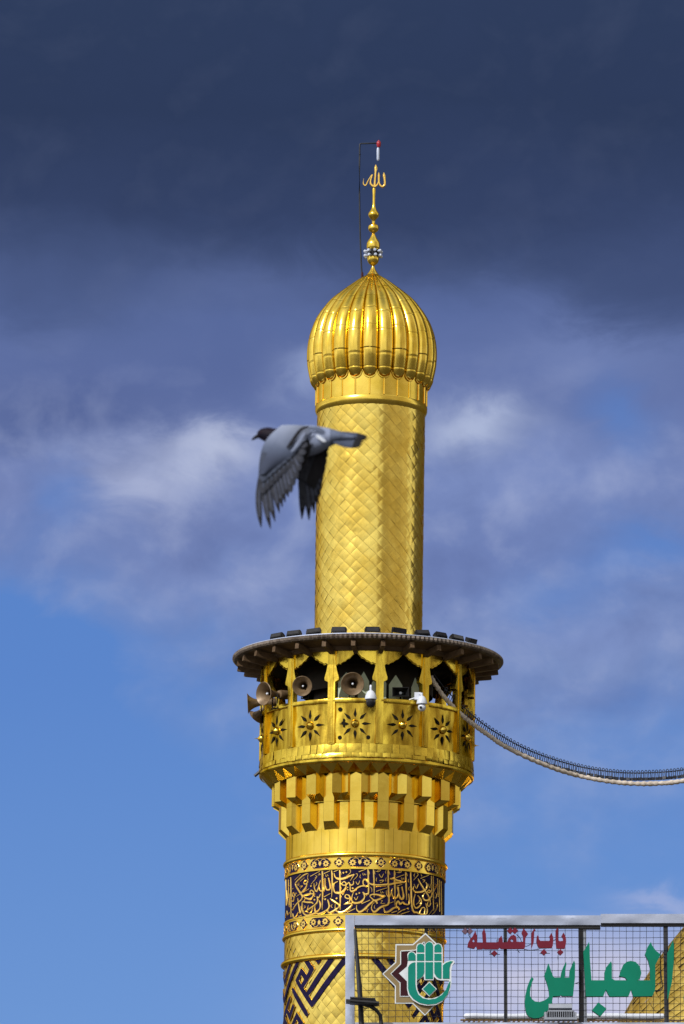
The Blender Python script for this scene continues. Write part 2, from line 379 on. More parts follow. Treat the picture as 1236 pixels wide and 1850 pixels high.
ST = [[(945, 395, 16), (955, 480, 72), (970, 600, 62), (980, 720, 60), (960, 810, 70), (900, 845, 70), (830, 800, 62), (795, 720, 55), (785, 600, 62), (785, 480, 64), (785, 395, 16)],
      [(785, 660, 40), (745, 765, 48), (690, 820, 62), (640, 850, 74)],
      [(685, 150, 26), (692, 230, 82), (690, 310, 75), (680, 400, 55), (668, 550, 58), (655, 750, 62), (640, 860, 76)],
      [(640, 845, 90), (580, 815, 74), (525, 750, 60), (522, 650, 50), (548, 550, 50), (575, 475, 44), (575, 460, 26), (545, 490, 30), (500, 560, 30), (440, 660, 32), (390, 770, 40), (345, 808, 42), (300, 770, 36), (290, 720, 26), (298, 640, 12), (308, 580, 5)]]
for i, s_ in enumerate(ST):
    s_ = [(x, y, w_*1.15) for x, y, w_ in s_]; ridge(m, s_, mpA, .018+.001*i); ridge(m, s_, mpB, .018+.001*i)
m.build('finial_emblem', M['letter'], tower, 60)
# ---- ribbed dome
NL = 24
dome_prof = [(497, 13), (505, 24), (516, 38), (530, 55), (545, 71), (562, 84), (580, 95), (600, 102.5), (620, 106.8), (640, 108.3), (660, 107.5), (676, 105), (690, 102.2), (702, 100)]
dp = spline([(R(r, y), Zs(y)) for y, r in dome_prof], 5); nd = len(dp)-1
acc = [0]
for a, b in zip(dp, dp[1:]): acc.append(acc[-1]+hypot(a[0]-b[0], a[1]-b[1]))
tot = acc[-1]; seams = [.20, .345, .47, .62, .80]
m = MB()
for k in range(NL):
    th0 = 2*pi*k/NL - rad(2.0); NU = 12
    tl = (k % 2)*.035
    rows = sorted(set([i/54 for i in range(51)]+[.945+.055*sin(pi/2*i/11) for i in range(12)]+[q+tl+e for q in seams for e in (-.009, -.003, .003, .009)]+[.934+e for e in (-.006, -.002, .002, .006)]))
    def prf(s_):
        s_ = min(s_, .99999)*tot; i = max(q for q in range(nd) if acc[q] <= s_); t = (s_-acc[i])/(acc[i+1]-acc[i])
        return dp[i][0]*(1-t)+dp[i+1][0]*t, dp[i][1]*(1-t)+dp[i+1][1]*t
    nr = len(rows)-1
    def isseam(s_): return min([abs(s_-q-tl) for q in seams]+[abs(s_-.934)]) < .0035
    def lobe(u, v):
        s_ = rows[int(round(v*nr))]; r, z = prf(s_)
        w = 1.0
        if s_ > .945: w = sqrt(max(0, 1-((s_-.945)/.055)**2))
        e = (2*u-1); half = pi/NL*w
        bulge = r*pi/NL*.74*max(0, 1-(e*.99)**2)**.56*(.25+.75*w)
        if s_ < .06: bulge *= s_/.06
        if isseam(s_): bulge -= .0035
        if s_ > .935: bulge *= 1.04
        return P(th0+e*half, z, r-.012+bulge)
    def uvl(u, v): return (u, 1.0 if isseam(rows[int(round(v*nr))]) else .5)
    m.grid(lobe, NU, nr, 0, uvl, flip=True)
m.build('dome', M['dome'], tower, 60)
# collar under the dome
zc0, zc1 = Zs(735), Zs(690); rc = R(100, 715)
m = MB(); zt = Zs(660)
m.lathe([(R(97, 748), Zs(752)), (R(99.5, 748), Zs(749)), (R(101.5, 745), Zs(744)), (R(101.5, 738), Zs(737)), (R(100.2, 735), Zs(734.5)), (R(99.5, 734), zc0), (rc, zc1), (rc*.97, zt)], 96, caps=False)
col_o = m.build('collar', M['gold'], tower, 30)
m = MB()
for k in range(NL):
    th = 2*pi*k/NL - rad(2.0)
    m.tube([P(th, zc0+.01, rc+.004), P(th, Zs(704), rc+.004)], .013, 6)
    # scallop moulding round each lobe tip
    pts = []
    for q in range(11):
        e = -1+2*q/10; s_ = 1-sqrt(max(0, 1-e*e)); pts.append(P(th+e*pi/NL*.98, Zs(704.5)+.15*s_, rc+.012))
    m.tube(pts, .012, 5)
m.build('collar_beading', M['gold'], col_o, 50)
# ---- lozenge shingles
def lozenges(mb, rf, z0, z1, n, hgt, amp=.006, tilt=.012, sub=4, dent=.004, phase=0):
    rows = int((z1-z0)/hgt*2)+2
    for j in range(-1, rows+1):
        for i in range(n):
            uc = i+(.5 if j % 2 else 0); zc = z0+j*hgt/2
            ta, tb = random.gauss(0, tilt), random.gauss(0, tilt)-tilt*.5
            ca, cb, cd = random.random(), random.random(), random.gauss(0, dent); rn = (random.random(), random.random())
            def fn(a, b):
                u = uc+(a-b)/2; z = min(max(zc+(a+b-1)*hgt/2, z0), z1)
                h = amp*(1-(2*a-1)**6)*(1-(2*b-1)**6)+ta*(a-.5)+tb*(b-.5)+cd*math.exp(-((a-ca)**2+(b-cb)**2)*9)
                return P(2*pi*u/n+phase, z, rf(z)+h)
            if zc-hgt/2 >= z1 or zc+hgt/2 <= z0: continue
            mb.grid(fn, sub, sub, 0, lambda a, b: (a, b), rn)
zr = Zs(1193)                                        # canopy roof level
zsh1, zsh0 = Zs(738), zr-.05
rsh = lambda z: R(97.5, 760)+(R(97.2, 1140)-R(97.5, 760))*(Zs(760)-z)/(Zs(760)-Zs(1140))
m = MB(); lozenges(m, rsh, zsh0, zsh1, 26, .226, .003, .0028, 5, .0026)
m.build('shaft', M['tile'], tower, 60)
# ---- balcony: levels (front heights)
RB = R(191, 1300)
z_rail, z_pan0, z_row, z_lip = Zf(1265, RB), Zf(1343, RB), Zf(1359.6, RB), Zf(1376, R(193, 1376))
z_top = Zf(1175, RB)
NB = 14; PH = rad(6.3)
# canopy
m = MB(); NC = 176
ro = R(243, 1190); zl = zr
def ring(r, z, amp=0): return [m.add(P(2*pi*i/(2*NC), z, r+(amp if i % 2 else -amp))) for i in range(2*NC)]
rr = [ring(R(188, 1190), z_top+.06), ring(ro-.10, zl-.06), ring(ro-.015, zl-.05, .014), ring(ro+.004, zl-.02, .016), ring(ro, zl+.02, .016), ring(ro-.03, zl+.035, .008)]
N2 = 2*NC
for q, (a, b) in enumerate(zip(rr, rr[1:])):
    for i in range(N2): m.face((a[i], a[(i+1) % N2], b[(i+1) % N2], b[i]), 1 if q == 0 else 0)
canopy = m.build('canopy', [M['lip'], M['brown']], tower, 30)
m = MB(); m.lathe([(ro-.012, zl+.028), (ro-.02, zl+.044), (ro-.25, zl+.056), (R(99, 1150), zl+.03)], 96, caps=False); m.build('canopy_sheet', M['zinc'], canopy, 40)
m = MB()
for k in range(28):
    th = 2*pi*k/28+rad(6.3)
    a, b = P(th, z_top+.03, RB+.02), P(th, zl-.085, ro-.06); d = (b-a); L = d.length
    rot = Matrix.Rotation(th, 3, 'Z') @ Matrix.Rotation(0, 3, 'X')
    ang = atan2(b.z-a.z, hypot(b.x-a.x, b.y-a.y))
    rot = Matrix.Rotation(th, 3, 'Z') @ Matrix.Rotation(-ang, 3, 'X')
    m.box((a+b)/2-Vector((0, 0, .045)), (.075, L, .10), 0, rot)
m.lathe([(RB-.10, z_top-.0), (RB+.05, z_top-.0), (RB+.06, z_top+.08), (RB-.1, z_top+.08)], 84, caps=False)
m.build('rafters', M['brown'], canopy, 30)
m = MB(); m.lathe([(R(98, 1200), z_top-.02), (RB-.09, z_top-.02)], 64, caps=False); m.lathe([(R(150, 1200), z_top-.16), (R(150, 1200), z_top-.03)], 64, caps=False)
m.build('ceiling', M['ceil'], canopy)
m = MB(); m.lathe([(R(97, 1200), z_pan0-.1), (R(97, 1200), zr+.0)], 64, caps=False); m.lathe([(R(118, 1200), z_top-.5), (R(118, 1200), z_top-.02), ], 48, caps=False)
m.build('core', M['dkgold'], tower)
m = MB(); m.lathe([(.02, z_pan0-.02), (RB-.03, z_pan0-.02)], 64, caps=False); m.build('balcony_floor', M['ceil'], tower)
# posts with bracket flares
m = MB(); hw = R(6.6, 1250)
ppoly = []
zz = lambda py: Zf(py, RB)
right = [(hw, z_pan0), (hw, zz(1231)), (hw*1.95, zz(1227.5)), (hw*2.0, zz(1223)), (hw*1.5, zz(1212)), (hw*1.15, zz(1200)), (hw*1.0, zz(1190)), (hw*1.05, z_top)]
mpP = lambda x, z, d: P(x/RB, z, RB+d)
m.plate([right+[(-x, z) for x, z in right[::-1]]], mpP, -.075, .035)
m.plate([[(-hw*.45, z_pan0+.02), (hw*.45, z_pan0+.02), (hw*.45, z_top-.02), (-hw*.45, z_top-.02)]], mpP, .03, .044)
post0 = m.build('post', M['worn'], tower, 30); post0.rotation_euler.z = PH
for k in range(1, NB): copy(post0, tower, rotation_euler=(0, 0, PH+2*pi*k/NB))
# ogee valances
bw_ = 2*pi/NB*RB/2-hw*.9
half = [(1.0, 1200), (.93, 1201), (.85, 1198.5), (.74, 1199.5), (.62, 1196), (.50, 1194.5), (.38, 1190.5), (.26, 1188.5), (.15, 1184), (.06, 1181), (0, 1177.5)]
pl = [(-f*bw_, zz(y)) for f, y in half]+[(f*bw_, zz(y)) for f, y in half[::-1][1:]]
m = MB(); m.plate([pl+[(bw_, z_top), (-bw_, z_top)]], mpP, -.03, .008, step=.12)
for sgn in (-1, 1):
    m.tube([mpP(sgn*f*bw_*.985, zz(y-1.6)+.0, .012) for f, y in half], .009, 5)
val0 = m.build('valance', M['worn'], tower, 30); BA = PH+pi/NB; val0.rotation_euler.z = BA
for k in range(1, NB): copy(val0, tower, rotation_euler=(0, 0, BA+2*pi*k/NB))
# parapet panels with pierced suns
m = MB(); pw = 2*pi/NB*RB/2-hw
m.grid(lambda u, v: P((2*u-1)*pw/RB, z_pan0-.02+(z_rail-z_pan0)*v, RB-.012+.006*sin(9*u+5*v)+.004*sin(17*u-11*v)), 14, 10)
pan0 = m.build('sun_panel', M['worn'], tower, 50)
zc_ = Zf(1307, RB); m = MB()
pet = [(0, 11.5), (1.6, 14), (2.7, 17), (2.4, 19.5), (1.3, 23), (0, 29), (-1.3, 23), (-2.4, 19.5), (-2.7, 17), (-1.6, 14)]
kk = mpp(1307)
for q in range(8):
    a = q*pi/4; m.plate([[((x*cos(a)+y*sin(a))*kk, zc_+(y*cos(a)-x*sin(a))*kk*.98) for x, y in pet]], mpP, -.004, .003, step=.06)
petals = m.build('pierced_rays', M['hole'], pan0, 0)
m = MB(); bz = R(7, 1307)
m.lathe([(bz*1.05, 0), (bz*1.02, bz*.35), (bz*.8, bz*.75), (bz*.42, bz*1.0), (bz*.16, bz*1.15), (bz*.1, bz*1.5), (.002, bz*2.0)], 20, 0, P(0, zc_, RB-.01), Vector((0, -1, 0)))
boss = m.build('boss', M['dome'], pan0, 45)
pan0.rotation_euler.z = BA
panels = [pan0]
for k in range(1, NB):
    c = copy(pan0, tower, rotation_euler=(0, 0, BA+2*pi*k/NB)); panels.append(c)
    copy(petals, c); copy(boss, c)
# corner rosettes of the middle panel
for (px, py) in [(614.5, 1281.5), (614, 1332.5), (665.5, 1332)]:
    m = MB(); th, z = cyl(px, py, RB); m.plate([[(th*RB+(.034+.006*(q % 2))*cos(q*pi/8), z+(.034+.006*(q % 2))*sin(q*pi/8)) for q in range(16)]], mpP, -.004, .004); m.build('rosette_hole', M['hole'], tower, 0)
th, z = cyl(621, 1306, RB)
m = MB(); q = .085; m.plate([[(th*RB+q*x, z+q*y) for x, y in ((-.4, -.3), (-.15, -.35), (-.1, -.9), (.25, -.85), (.2, -.25), (.4, -.1), (.2, .2), (.25, .85), (-.15, .95), (-.2, .3), (-.5, .2))]], mpP, -.004, .0045)
m.build('torn_hole', M['hole'], tower, 0)
# rail
m = MB(); m.lathe([(RB-.06, z_rail-.035), (RB+.03, z_rail-.035), (RB+.04, z_rail), (RB+.03, z_rail+.035), (RB-.06, z_rail+.03)], 112, caps=False); m.build('rail', M['worn'], tower, 40)
# two rows of tiles and the rounded lip
m = MB(); NTL = 88
rb2 = lambda z: RB+.012+.022*min(1, max(0, (z_pan0-z)/(z_pan0-z_lip)))
for (za, zb_) in ((z_row, z_pan0), (z_lip+.085, z_row)):
    i = 0
    while i < NTL:
        wd = 2 if random.random() < .13 else 1
        a0, a1 = 2*pi*i/NTL+(.02 if za == z_row else 0), 2*pi*min(i+wd, NTL)/NTL+(.02 if za == z_row else 0); i += wd
        ta, tb, of = random.gauss(0, .006), random.gauss(0, .006), random.gauss(0, .003); rn = (random.random(), 0)
        m.grid(lambda u, v: P(a0+(a1-a0)*u, za+(zb_-za)*v, rb2(za+(zb_-za)*v)+.005*(1-(2*u-1)**8)*(1-(2*v-1)**8)+ta*(u-.5)+tb*(v-.5)+of), 4, 4, 0, lambda u, v: (u, v), rn)
m.build('tile_band', M['wtile'], tower, 60)
m = MB(); rl = R(193, 1376)
m.lathe([(RB-.05, z_pan0-.01), (RB+.004, z_pan0), (RB-.01, z_row), (rl-.012, z_lip+.10), (rl+.012, z_lip+.065), (rl+.012, z_lip+.03), (rl-.004, z_lip+.005), (rl-.035, z_lip)], 112, caps=False)
m.build('cornice_lip', M['worn'], tower, 30)
# muqarnas
r145, r158, r172 = R(145, 1490), R(158, 1470), R(171, 1430)
z_f1 = Zf(1394, r172); zL0 = Zf(1481.4, r158); zL1 = Zf(1497, r145); zU0 = Zf(1430, r172); zU1 = Zf(1446, R(149, 1446)); ztop = z_lip-.01
NP = 20
def quadstrip(mb, A, B, mi=0):
    ia = [mb.add(p) for p in A]; ib = [mb.add(p) for p in B]
    for k in range(len(A)-1): mb.face((ia[k], ia[k+1], ib[k+1], ib[k]), mi)
def pendant(front, base, zt_, zb0, zb1, zsm=None):
    mb = MB()
    sec = [base[0]]+front+[base[1]]
    for k in range(len(sec)-1):                      # separate facets so every edge stays crisp
        (t0, r0), (t1, r1) = sec[k], sec[k+1]
        b0 = zb1 if k == 0 else zb0; b1 = zb1 if k == len(sec)-2 else zb0
        zs_ = [(b0, b1), (zsm, zsm), (zt_, zt_)] if zsm else [(b0, b1), (zt_, zt_)]
        for (p0, p1), (q0, q1) in zip(zs_, zs_[1:]):
            i = [mb.add(P(t0, p0, r0)), mb.add(P(t1, p1, r1)), mb.add(P(t1, q1, r1)), mb.add(P(t0, q0, r0))]
            mb.face(i, 0, [(0, 0), (1, 0), (1, 1), (0, 1)])
    A = [P(t, zb0, r) for t, r in front]; B = [P(base[0][0]+(base[1][0]-base[0][0])*k/(len(front)-1), zb1, base[0][1]) for k in range(len(front))]
    for k in range(len(front)-1):
        i = [mb.add(B[k]), mb.add(B[k+1]), mb.add(A[k+1]), mb.add(A[k])]; mb.face(i)
    return mb
fl = 10.3*mpp(1450)/r158; bl = 14.9*mpp(1450)/r145
low0 = pendant([(-fl, r158), (fl, r158)], [(-bl, r145-.01), (bl, r145-.01)], z_f1+.1, zL0, zL1, zU1-.02).build('lower_pendant', M['musk'], tower, 0)
fu = 14.6*mpp(1430)/r172; bu = 15.6*mpp(1430)/r158
up0 = pendant([(-fu, r172), (0, R(161, 1430)), (fu, r172)], [(-bu, R(149, 1440)), (bu, R(149, 1440))], ztop, zU0, zU1).build('upper_pendant', M['musk'], tower, 0)
low0.rotation_euler.z = rad(-7); up0.rotation_euler.z = rad(2)
for k in range(1, NP):
    copy(low0, tower, rotation_euler=(0, 0, rad(-7)+2*pi*k/NP)); copy(up0, tower, rotation_euler=(0, 0, rad(2)+2*pi*k/NP))
m = MB(); r_in = R(174, 1390); r_out = rl-.03; z_o = z_lip+.002; NF = 40
for k in range(NF):
    t0, t1 = rad(2)+2*pi*k/NF, rad(2)+2*pi*(k+1)/NF; tm = (t0+t1)/2
    a, b = P(t0, z_o, r_out), P(t1, z_o, r_out); l0, l1 = P(tm-2*pi/NF, z_f1, r_in-.03), P(tm, z_f1-.01, r_in)
    # down-pointing facet, then the recessed up-pointing one
    m.face([m.add(a), m.add(P(tm, z_f1-.02, r_in)), m.add(b)][::-1])
    t2 = t1+(t1-t0)/2; i1, i2 = P(tm, z_f1-.02, r_in), P(t2, z_f1-.02, r_in); deep = P(t1, z_f1+.02, r_in-.16)
    m.face([m.add(b), m.add(i1), m.add(deep)]); m.face([m.add(i2), m.add(b), m.add(deep)]); 
m.build('zigzag_fringe', M['musk'], tower, 0)
m = MB(); m.lathe([(r145-.012, zL1-.03), (r145-.012, ztop+.05), ], 90, caps=False); m.lathe([(R(150, 1440), zU1), (R(150, 1440), ztop+.05)], 90, caps=False); m.lathe([(r145-.02, ztop+.06), (rl-.04, ztop+.06)], 90, caps=False)
m.build('pendant_backing', M['gold'], tower)
# ---- drum: plain slabs, bands
RD = R(144.5, 1600)
zD1 = zL1; zr1 = Zf(1543.5, RD); zr2 = Zf(1569, RD); zr3 = Zf(1651, RD); zr4 = Zf(1679, RD); zr5 = Zf(1727, RD)
m = MB(); NS = 54
for k in range(NS):
    a0, a1 = 2*pi*k/NS, 2*pi*(k+1)/NS; t_, of = random.gauss(0, .004), random.gauss(0, .0015); rn = (random.random(), 0)
    m.grid(lambda u, v: P(a0+(a1-a0)*u, zr1+(zD1+.03-zr1)*v, RD-.004+.003*(1-(2*u-1)**10)+t_*(u-.5)+of), 3, 2, 0, lambda u, v: (u, .5), rn)
m.build('drum', mat('gold_slab', G1, G2, .30, 1, 2, .08, 6, seam=.04, seamcol=(.30, .17, .02), rnd=.12, rvar=.1), tower, 60)
def moulding(z, h, pr, name='moulding'):
    mb = MB(); mb.lathe([(RD-.03, z-h), (RD+pr*.35, z-h*.95), (RD+pr*.9, z-h*.45), (RD+pr, z), (RD+pr*.8, z+h*.55), (RD+pr*.3, z+h), (RD-.03, z+h)], 120, caps=False)
    return mb.build(name, M['gold'], tower, 50)
moulding(zr1, .045, .045); moulding(zr4, .04, .04); moulding(zr5, .05, .06)
m = MB(); m.lathe([(RD, zr2), (RD, zr1)], 120, caps=False); m.lathe([(RD, zr4), (RD, zr3)], 120, caps=False)
m.lathe([(RD, zr2-.012), (RD+.016, zr2-.008), (RD+.016, zr2+.012), (RD, zr2+.016)], 120, caps=False); m.lathe([(RD, zr3-.016), (RD+.016, zr3-.012), (RD+.016, zr3+.008), (RD, zr3+.012)], 120, caps=False)
m.build('cartouche_band', M['gold'], tower, 40)
mpD = lambda x, z, d: P(x/RD, z, RD+d)
def star8(cx, cz, ro_, ri, n=8, ph=0): return [(cx+(ro_ if q % 2 == 0 else ri)*sin(ph+q*pi/n), cz+(ro_ if q % 2 == 0 else ri)*cos(ph+q*pi/n)) for q in range(2*n)]
def circ(cx, cz, r, n=10): return [(cx+r*sin(2*pi*q/n), cz+r*cos(2*pi*q/n)) for q in range(n)]
def outline(mb, poly, w, h):
    c = poly+[poly[0]]
    mb.tube([mpD(x, z, h) for x, z in c], w, 5, caps=False)
u_ = mpp(1560)
def cart(kind, flipv=1):
    nav, gol = MB(), MB(); h = 9.6*u_
    if kind == 's':
        w = 9.6*u_; poly = [(0, h), (3.2*u_, 7.8*u_), (5*u_, 5*u_), (7.8*u_, 3.6*u_), (w, 0), (7.8*u_, -3.6*u_), (5*u_, -5*u_), (3.2*u_, -7.8*u_), (0, -h)]
        poly = poly+[(-x, z) for x, z in poly[::-1][1:-1]]
        nav.plate([poly], mpD, -.002, .004, step=.06); outline(gol, poly, .006, .005)
        gol.plate([star8(0, 0, 6.8*u_, 4.4*u_), circ(0, 0, 2*u_)], mpD, .003, .012, step=.06)
    else:
        w = 22*u_; poly = [(0, h*.92), (14*u_, h*.92), (17*u_, 7*u_), (w-2*u_, 4*u_), (w, 0), (w-2*u_, -4*u_), (17*u_, -7*u_), (14*u_, -h*.92), (0, -h*.92)]
        poly = poly+[(-x, z) for x, z in poly[::-1][1:-1]]
        nav.plate([poly], mpD, -.002, .004, step=.06); outline(gol, poly, .006, .005)
        for s_ in (-1, 1):
            gol.plate([star8(s_*12.5*u_, flipv*-1*u_, 6.6*u_, 4.4*u_), circ(s_*12.5*u_, flipv*-1*u_, 1.9*u_)], mpD, .003, .012, step=.06)
            ridge(gol, [(s_*12*u_, flipv*5*u_, 1.2*u_), (s_*8*u_, flipv*7.2*u_, 1.6*u_), (s_*3.5*u_, flipv*6*u_, 1.6*u_), (s_*1*u_, flipv*2.5*u_, 1.6*u_)], lambda x, z, d: mpD(x, z, .004+d), .007)
        gol.plate([[(0, -5*u_*flipv), (3*u_, -1*u_*flipv), (2.6*u_, 2.5*u_*flipv), (0, 3.4*u_*flipv), (-2.6*u_, 2.5*u_*flipv), (-3*u_, -1*u_*flipv)]], mpD, .003, .011)
    return nav, gol
C0 = rad(-19)
for zz_, fv in (((zr1+zr2)/2-.01, 1), ((zr3+zr4)/2+.012, -1)):
    for kind, off in (('s', 0), ('l', rad(15))):
        nav, gol = cart(kind, fv)
        a = nav.build('cartouche', M['navy'], tower, 0); b = gol.build('gilt_flower', M['letter'], a, 30)
        a.location.z = zz_; a.rotation_euler.z = C0+off
        for k in range(1, 12):
            c = copy(a, tower, rotation_euler=(0, 0, C0+off+2*pi*k/12)); copy(b, c)
# ---- inscription
m = MB(); m.lathe([(RD-.004, zr3), (RD-.004, zr2)], 120, caps=False)
insc = m.build('inscription_band', M['navy'], tower, 40)
CA, CB, CC = (610, 1560, 10.3), (505, 1560, 10.3), (650, 1530, 7.725)
SA = """40,120,26 48,400,30 50,700,26 50,868,8|565,105,26 575,350,30 576,520,28 555,572,34 515,572,34 468,532,20|665,110,22 678,350,26 680,632,10|940,120,24 945,400,28 955,620,28 955,730,28 925,772,32 850,792,34 780,832,36 725,882,36 680,900,32 642,870,24 630,820,16 650,755,12 685,728,8
1055,130,20 1065,400,26 1065,785,8|565,105,6 585,160,14 597,208,4|665,110,6 685,160,14 697,208,4|940,120,6 958,170,14 973,218,4|1055,130,6 1070,170,12 1080,218,4|40,120,6 58,165,14 72,212,4
970,285,20 1040,285,38 1100,318,36 1180,340,34 1260,346,26|1260,352,20 1100,362,30 980,388,34 850,402,36 720,406,36 625,385,30 560,345,28 512,296,34 476,330,28 484,395,26 535,430,34 520,420,30 450,420,28 380,447,32 310,502,32 262,518,32 236,490,24 236,430,18 222,390,14
300,530,10 268,620,20 266,690,28 310,733,36 390,730,36 460,692,34 502,630,28 492,575,28 468,535,20
600,600,24 650,576,26 740,580,32 820,595,32 885,605,24 800,652,32 700,688,36 640,655,22 598,608,20|690,690,34 722,715,36 738,752,24|670,690,26 580,772,36 500,852,38 430,897,36 382,890,30 352,840,20 360,770,10
180,580,20 220,602,26 225,645,26 180,652,26 142,625,22 152,588,20 180,578,16|230,640,24 222,705,26 160,748,30 118,758,14|150,752,26 215,742,30 262,752,28 252,795,32 190,852,36 110,902,36 30,910,36 -20,880,24
120,332,20 155,362,26 152,402,26 100,402,24 80,375,22 118,335,18|160,400,22 150,450,26 100,512,32 40,542,34 -15,536,30|165,400,22 210,355,24 235,392,26 262,402,26 295,380,24 296,322,14
-20,268,28 60,285,36 140,266,38 220,236,36 312,203,18|312,203,18 270,270,12 240,322,6
395,155,16 535,105,12|715,520,14 915,455,10|445,750,16 605,680,12|175,915,16 325,840,12|1090,265,12 1236,210,10|1095,425,13 1200,388,9|970,740,12 1040,712,8|1005,920,13 1105,885,9|1105,935,8 1180,880,10 1250,860,10|1170,945,10 1250,915,9
770,200,12 815,262,16 855,190,10|340,340,12 380,392,16 415,318,10|310,630,12 345,677,16 380,613,10|470,180,8 475,215,10 496,212,9 502,190,7 516,215,9 532,200,7|800,515,8 806,550,10 826,548,9 835,523,7 846,550,9 862,540,7|1185,262,8 1190,295,10 1210,292,9 1216,268,7 1228,295,9 1240,285,7
430,208,6 415,252,12 432,272,8|905,118,6 890,165,12 902,186,8|730,263,6 718,312,12 728,332,8|905,263,6 890,312,12 902,332,8|638,532,6 636,475,12 608,435,6|692,775,6 682,822,12 702,836,8|575,843,6 550,890,12 562,906,8|905,500,6 910,570,14 945,632,16
215,125,8 235,115,12 245,150,10 225,190,10 168,228,6|340,200,8 360,190,12 370,225,10 345,262,10 298,308,6|705,145,8 760,152,12 800,125,10 770,112,8 738,150,8|1092,165,8 1150,172,12 1186,150,10 1158,138,8 1130,170,8|780,320,14 850,312,16 835,340,12 788,358,8|808,695,8 835,690,10 805,745,10 885,738,8
1022,465,14 1004,520,22 1020,600,26 1060,642,28 1110,630,26 1136,560,22 1130,435,22|1136,560,18 1160,640,28 1210,655,28 1240,610,22|1190,435,18 1215,530,22 1236,600,18|1022,465,16 980,590,16 955,650,14
1152,858,26 1130,820,28 1098,800,24 1094,760,20 1125,700,24 1170,752,26 1215,728,24 1250,752,22|1110,808,28 1040,832,32 980,880,34 910,907,32 872,880,26 856,815,12"""
SB = """800,140,28 805,500,32 800,862,8|975,130,26 985,350,30 975,632,8|800,140,6 815,190,14 826,238,4|975,130,6 990,180,14 1000,222,4
525,182,16 450,220,28 370,290,32 310,352,28 297,395,24 330,462,30 382,542,32 422,610,28 410,670,28 340,732,28 290,792,28 250,865,20 228,845,12
485,308,18 522,330,22 512,372,24 470,382,22 455,350,18 485,305,16|515,370,18 500,432,26 440,512,28 390,565,20|600,493,20 637,530,24 632,562,24 590,560,22 574,520,20 600,492,16|635,560,22 620,622,28 560,660,34 490,640,30 448,598,20 520,575,34 585,560,30|482,650,10 455,708,14
430,710,18 520,722,32 600,726,32 636,752,16|430,720,18 425,830,24 450,920,32 510,966,34 600,946,34 680,910,30 660,840,20 672,775,10|740,688,18 760,770,28 750,842,26 688,902,22|700,618,22 712,680,26 690,742,30 620,802,32 520,872,30 475,892,14|768,565,16 735,632,26 700,618,20
900,675,22 926,780,30 910,842,30 850,892,34 770,932,36 700,930,30 656,875,20 668,820,10|768,312,16 736,420,22 746,490,28 800,512,30 846,460,26 850,275,22|858,410,18 880,487,30 935,482,26 946,430,24 914,268,22|648,365,10 655,460,22 690,522,26 716,480,20 745,375,12
1020,180,14 1040,252,28 1100,292,34 1180,287,34 1250,272,28|1090,335,14 1025,375,24 1014,470,22 1040,540,32 1130,552,36 1210,500,34 1245,455,24|945,648,18 1000,702,36 1090,760,32 1112,802,26 1060,852,32 980,902,36 920,922,32 898,865,16|1042,740,6 1038,830,16 1060,880,26 1110,910,32 1180,906,34 1245,880,28
265,538,14 287,580,20 280,622,20 250,612,18 244,572,16 265,536,12|282,620,16 265,692,22 240,702,18 212,655,10|210,258,14 214,600,18 216,1000,10|135,500,10 150,700,16 192,815,10|120,300,7 130,780,8|168,300,8 172,640,8|185,560,8 190,760,12 232,830,10|340,645,12 360,800,22 385,925,28 406,870,22 400,795,12|352,905,10 300,990,22 260,1003,24 248,930,12
140,880,8 150,960,12 180,930,10 190,900,8|120,920,7 112,1010,8|580,240,14 760,140,10|830,190,14 950,135,10|1015,155,14 1100,120,10|830,625,14 950,560,10|440,540,13 560,470,9|590,390,9 690,270,9|390,332,10 470,265,8|290,310,9 400,200,7|320,615,10 390,570,7
672,225,8 702,248,14 662,275,8|720,215,10 765,205,12 735,178,8|865,205,8 870,240,10 890,236,9 895,205,7 916,235,9|542,185,6 530,280,14 552,302,8|987,755,6 970,802,12 992,826,8|460,790,8 484,800,12 458,842,8|542,780,7 518,880,16 545,925,14|642,775,7 600,882,18 560,925,12|335,378,8 355,412,11 372,358,7|380,425,10 425,420,16 395,465,7|690,350,12 700,385,12 670,430,6"""
SC = """520,560,12 545,650,16 570,712,20 602,728,20 612,690,18 590,555,14|640,350,14 650,560,18 652,742,6|710,350,15 720,600,18 728,820,20 760,912,22 800,905,12|640,350,4 655,385,10 664,412,3|500,800,12 530,758,16 560,802,18 600,770,16 640,802,18 692,790,18 680,655,12
440,920,9 515,895,7|525,932,6 600,880,8 640,868,7|570,942,9 692,900,7|684,448,4 674,480,9 688,496,6|694,555,4 680,590,9 692,607,6|810,440,8 840,500,22 905,605,22 960,690,18 985,760,10|755,550,8 745,598,16 790,632,24 880,622,24 930,582,20 938,525,14 915,495,10
905,640,10 880,690,18 900,740,22 950,742,22 992,700,18 1040,600,12 1082,530,8|960,600,10 986,620,14 965,642,14 945,624,12 960,598,10|805,678,10 852,740,18 852,800,20 800,852,22 760,832,18 752,750,12 772,660,6|830,718,8 832,762,9 780,806,5
765,905,14 830,930,18 880,942,20 936,930,18 942,870,14 920,785,8|830,935,12 868,850,16 908,862,16 902,935,12|960,728,10 988,790,12 962,832,12 944,800,10 960,728,8|1000,400,8 1005,700,9|1025,410,8 1030,885,9|1085,440,7 1095,700,8|1110,460,6 1115,905,7|1135,480,5 1143,945,6
1045,800,8 1076,780,10 1082,830,12 1050,900,12 1000,945,7|950,962,5 1030,860,8|755,518,7 790,582,10 820,518,6|950,518,6 975,572,9 985,512,5|770,360,4 755,400,9 766,422,5|795,368,7 812,390,8 750,466,5|850,375,4 862,412,8|845,442,8 960,395,6|870,460,7 906,468,9 880,496,6|1040,560,6 1085,530,6|1050,640,8 1075,660,9 1062,720,9|1040,700,7 1010,745,8"""
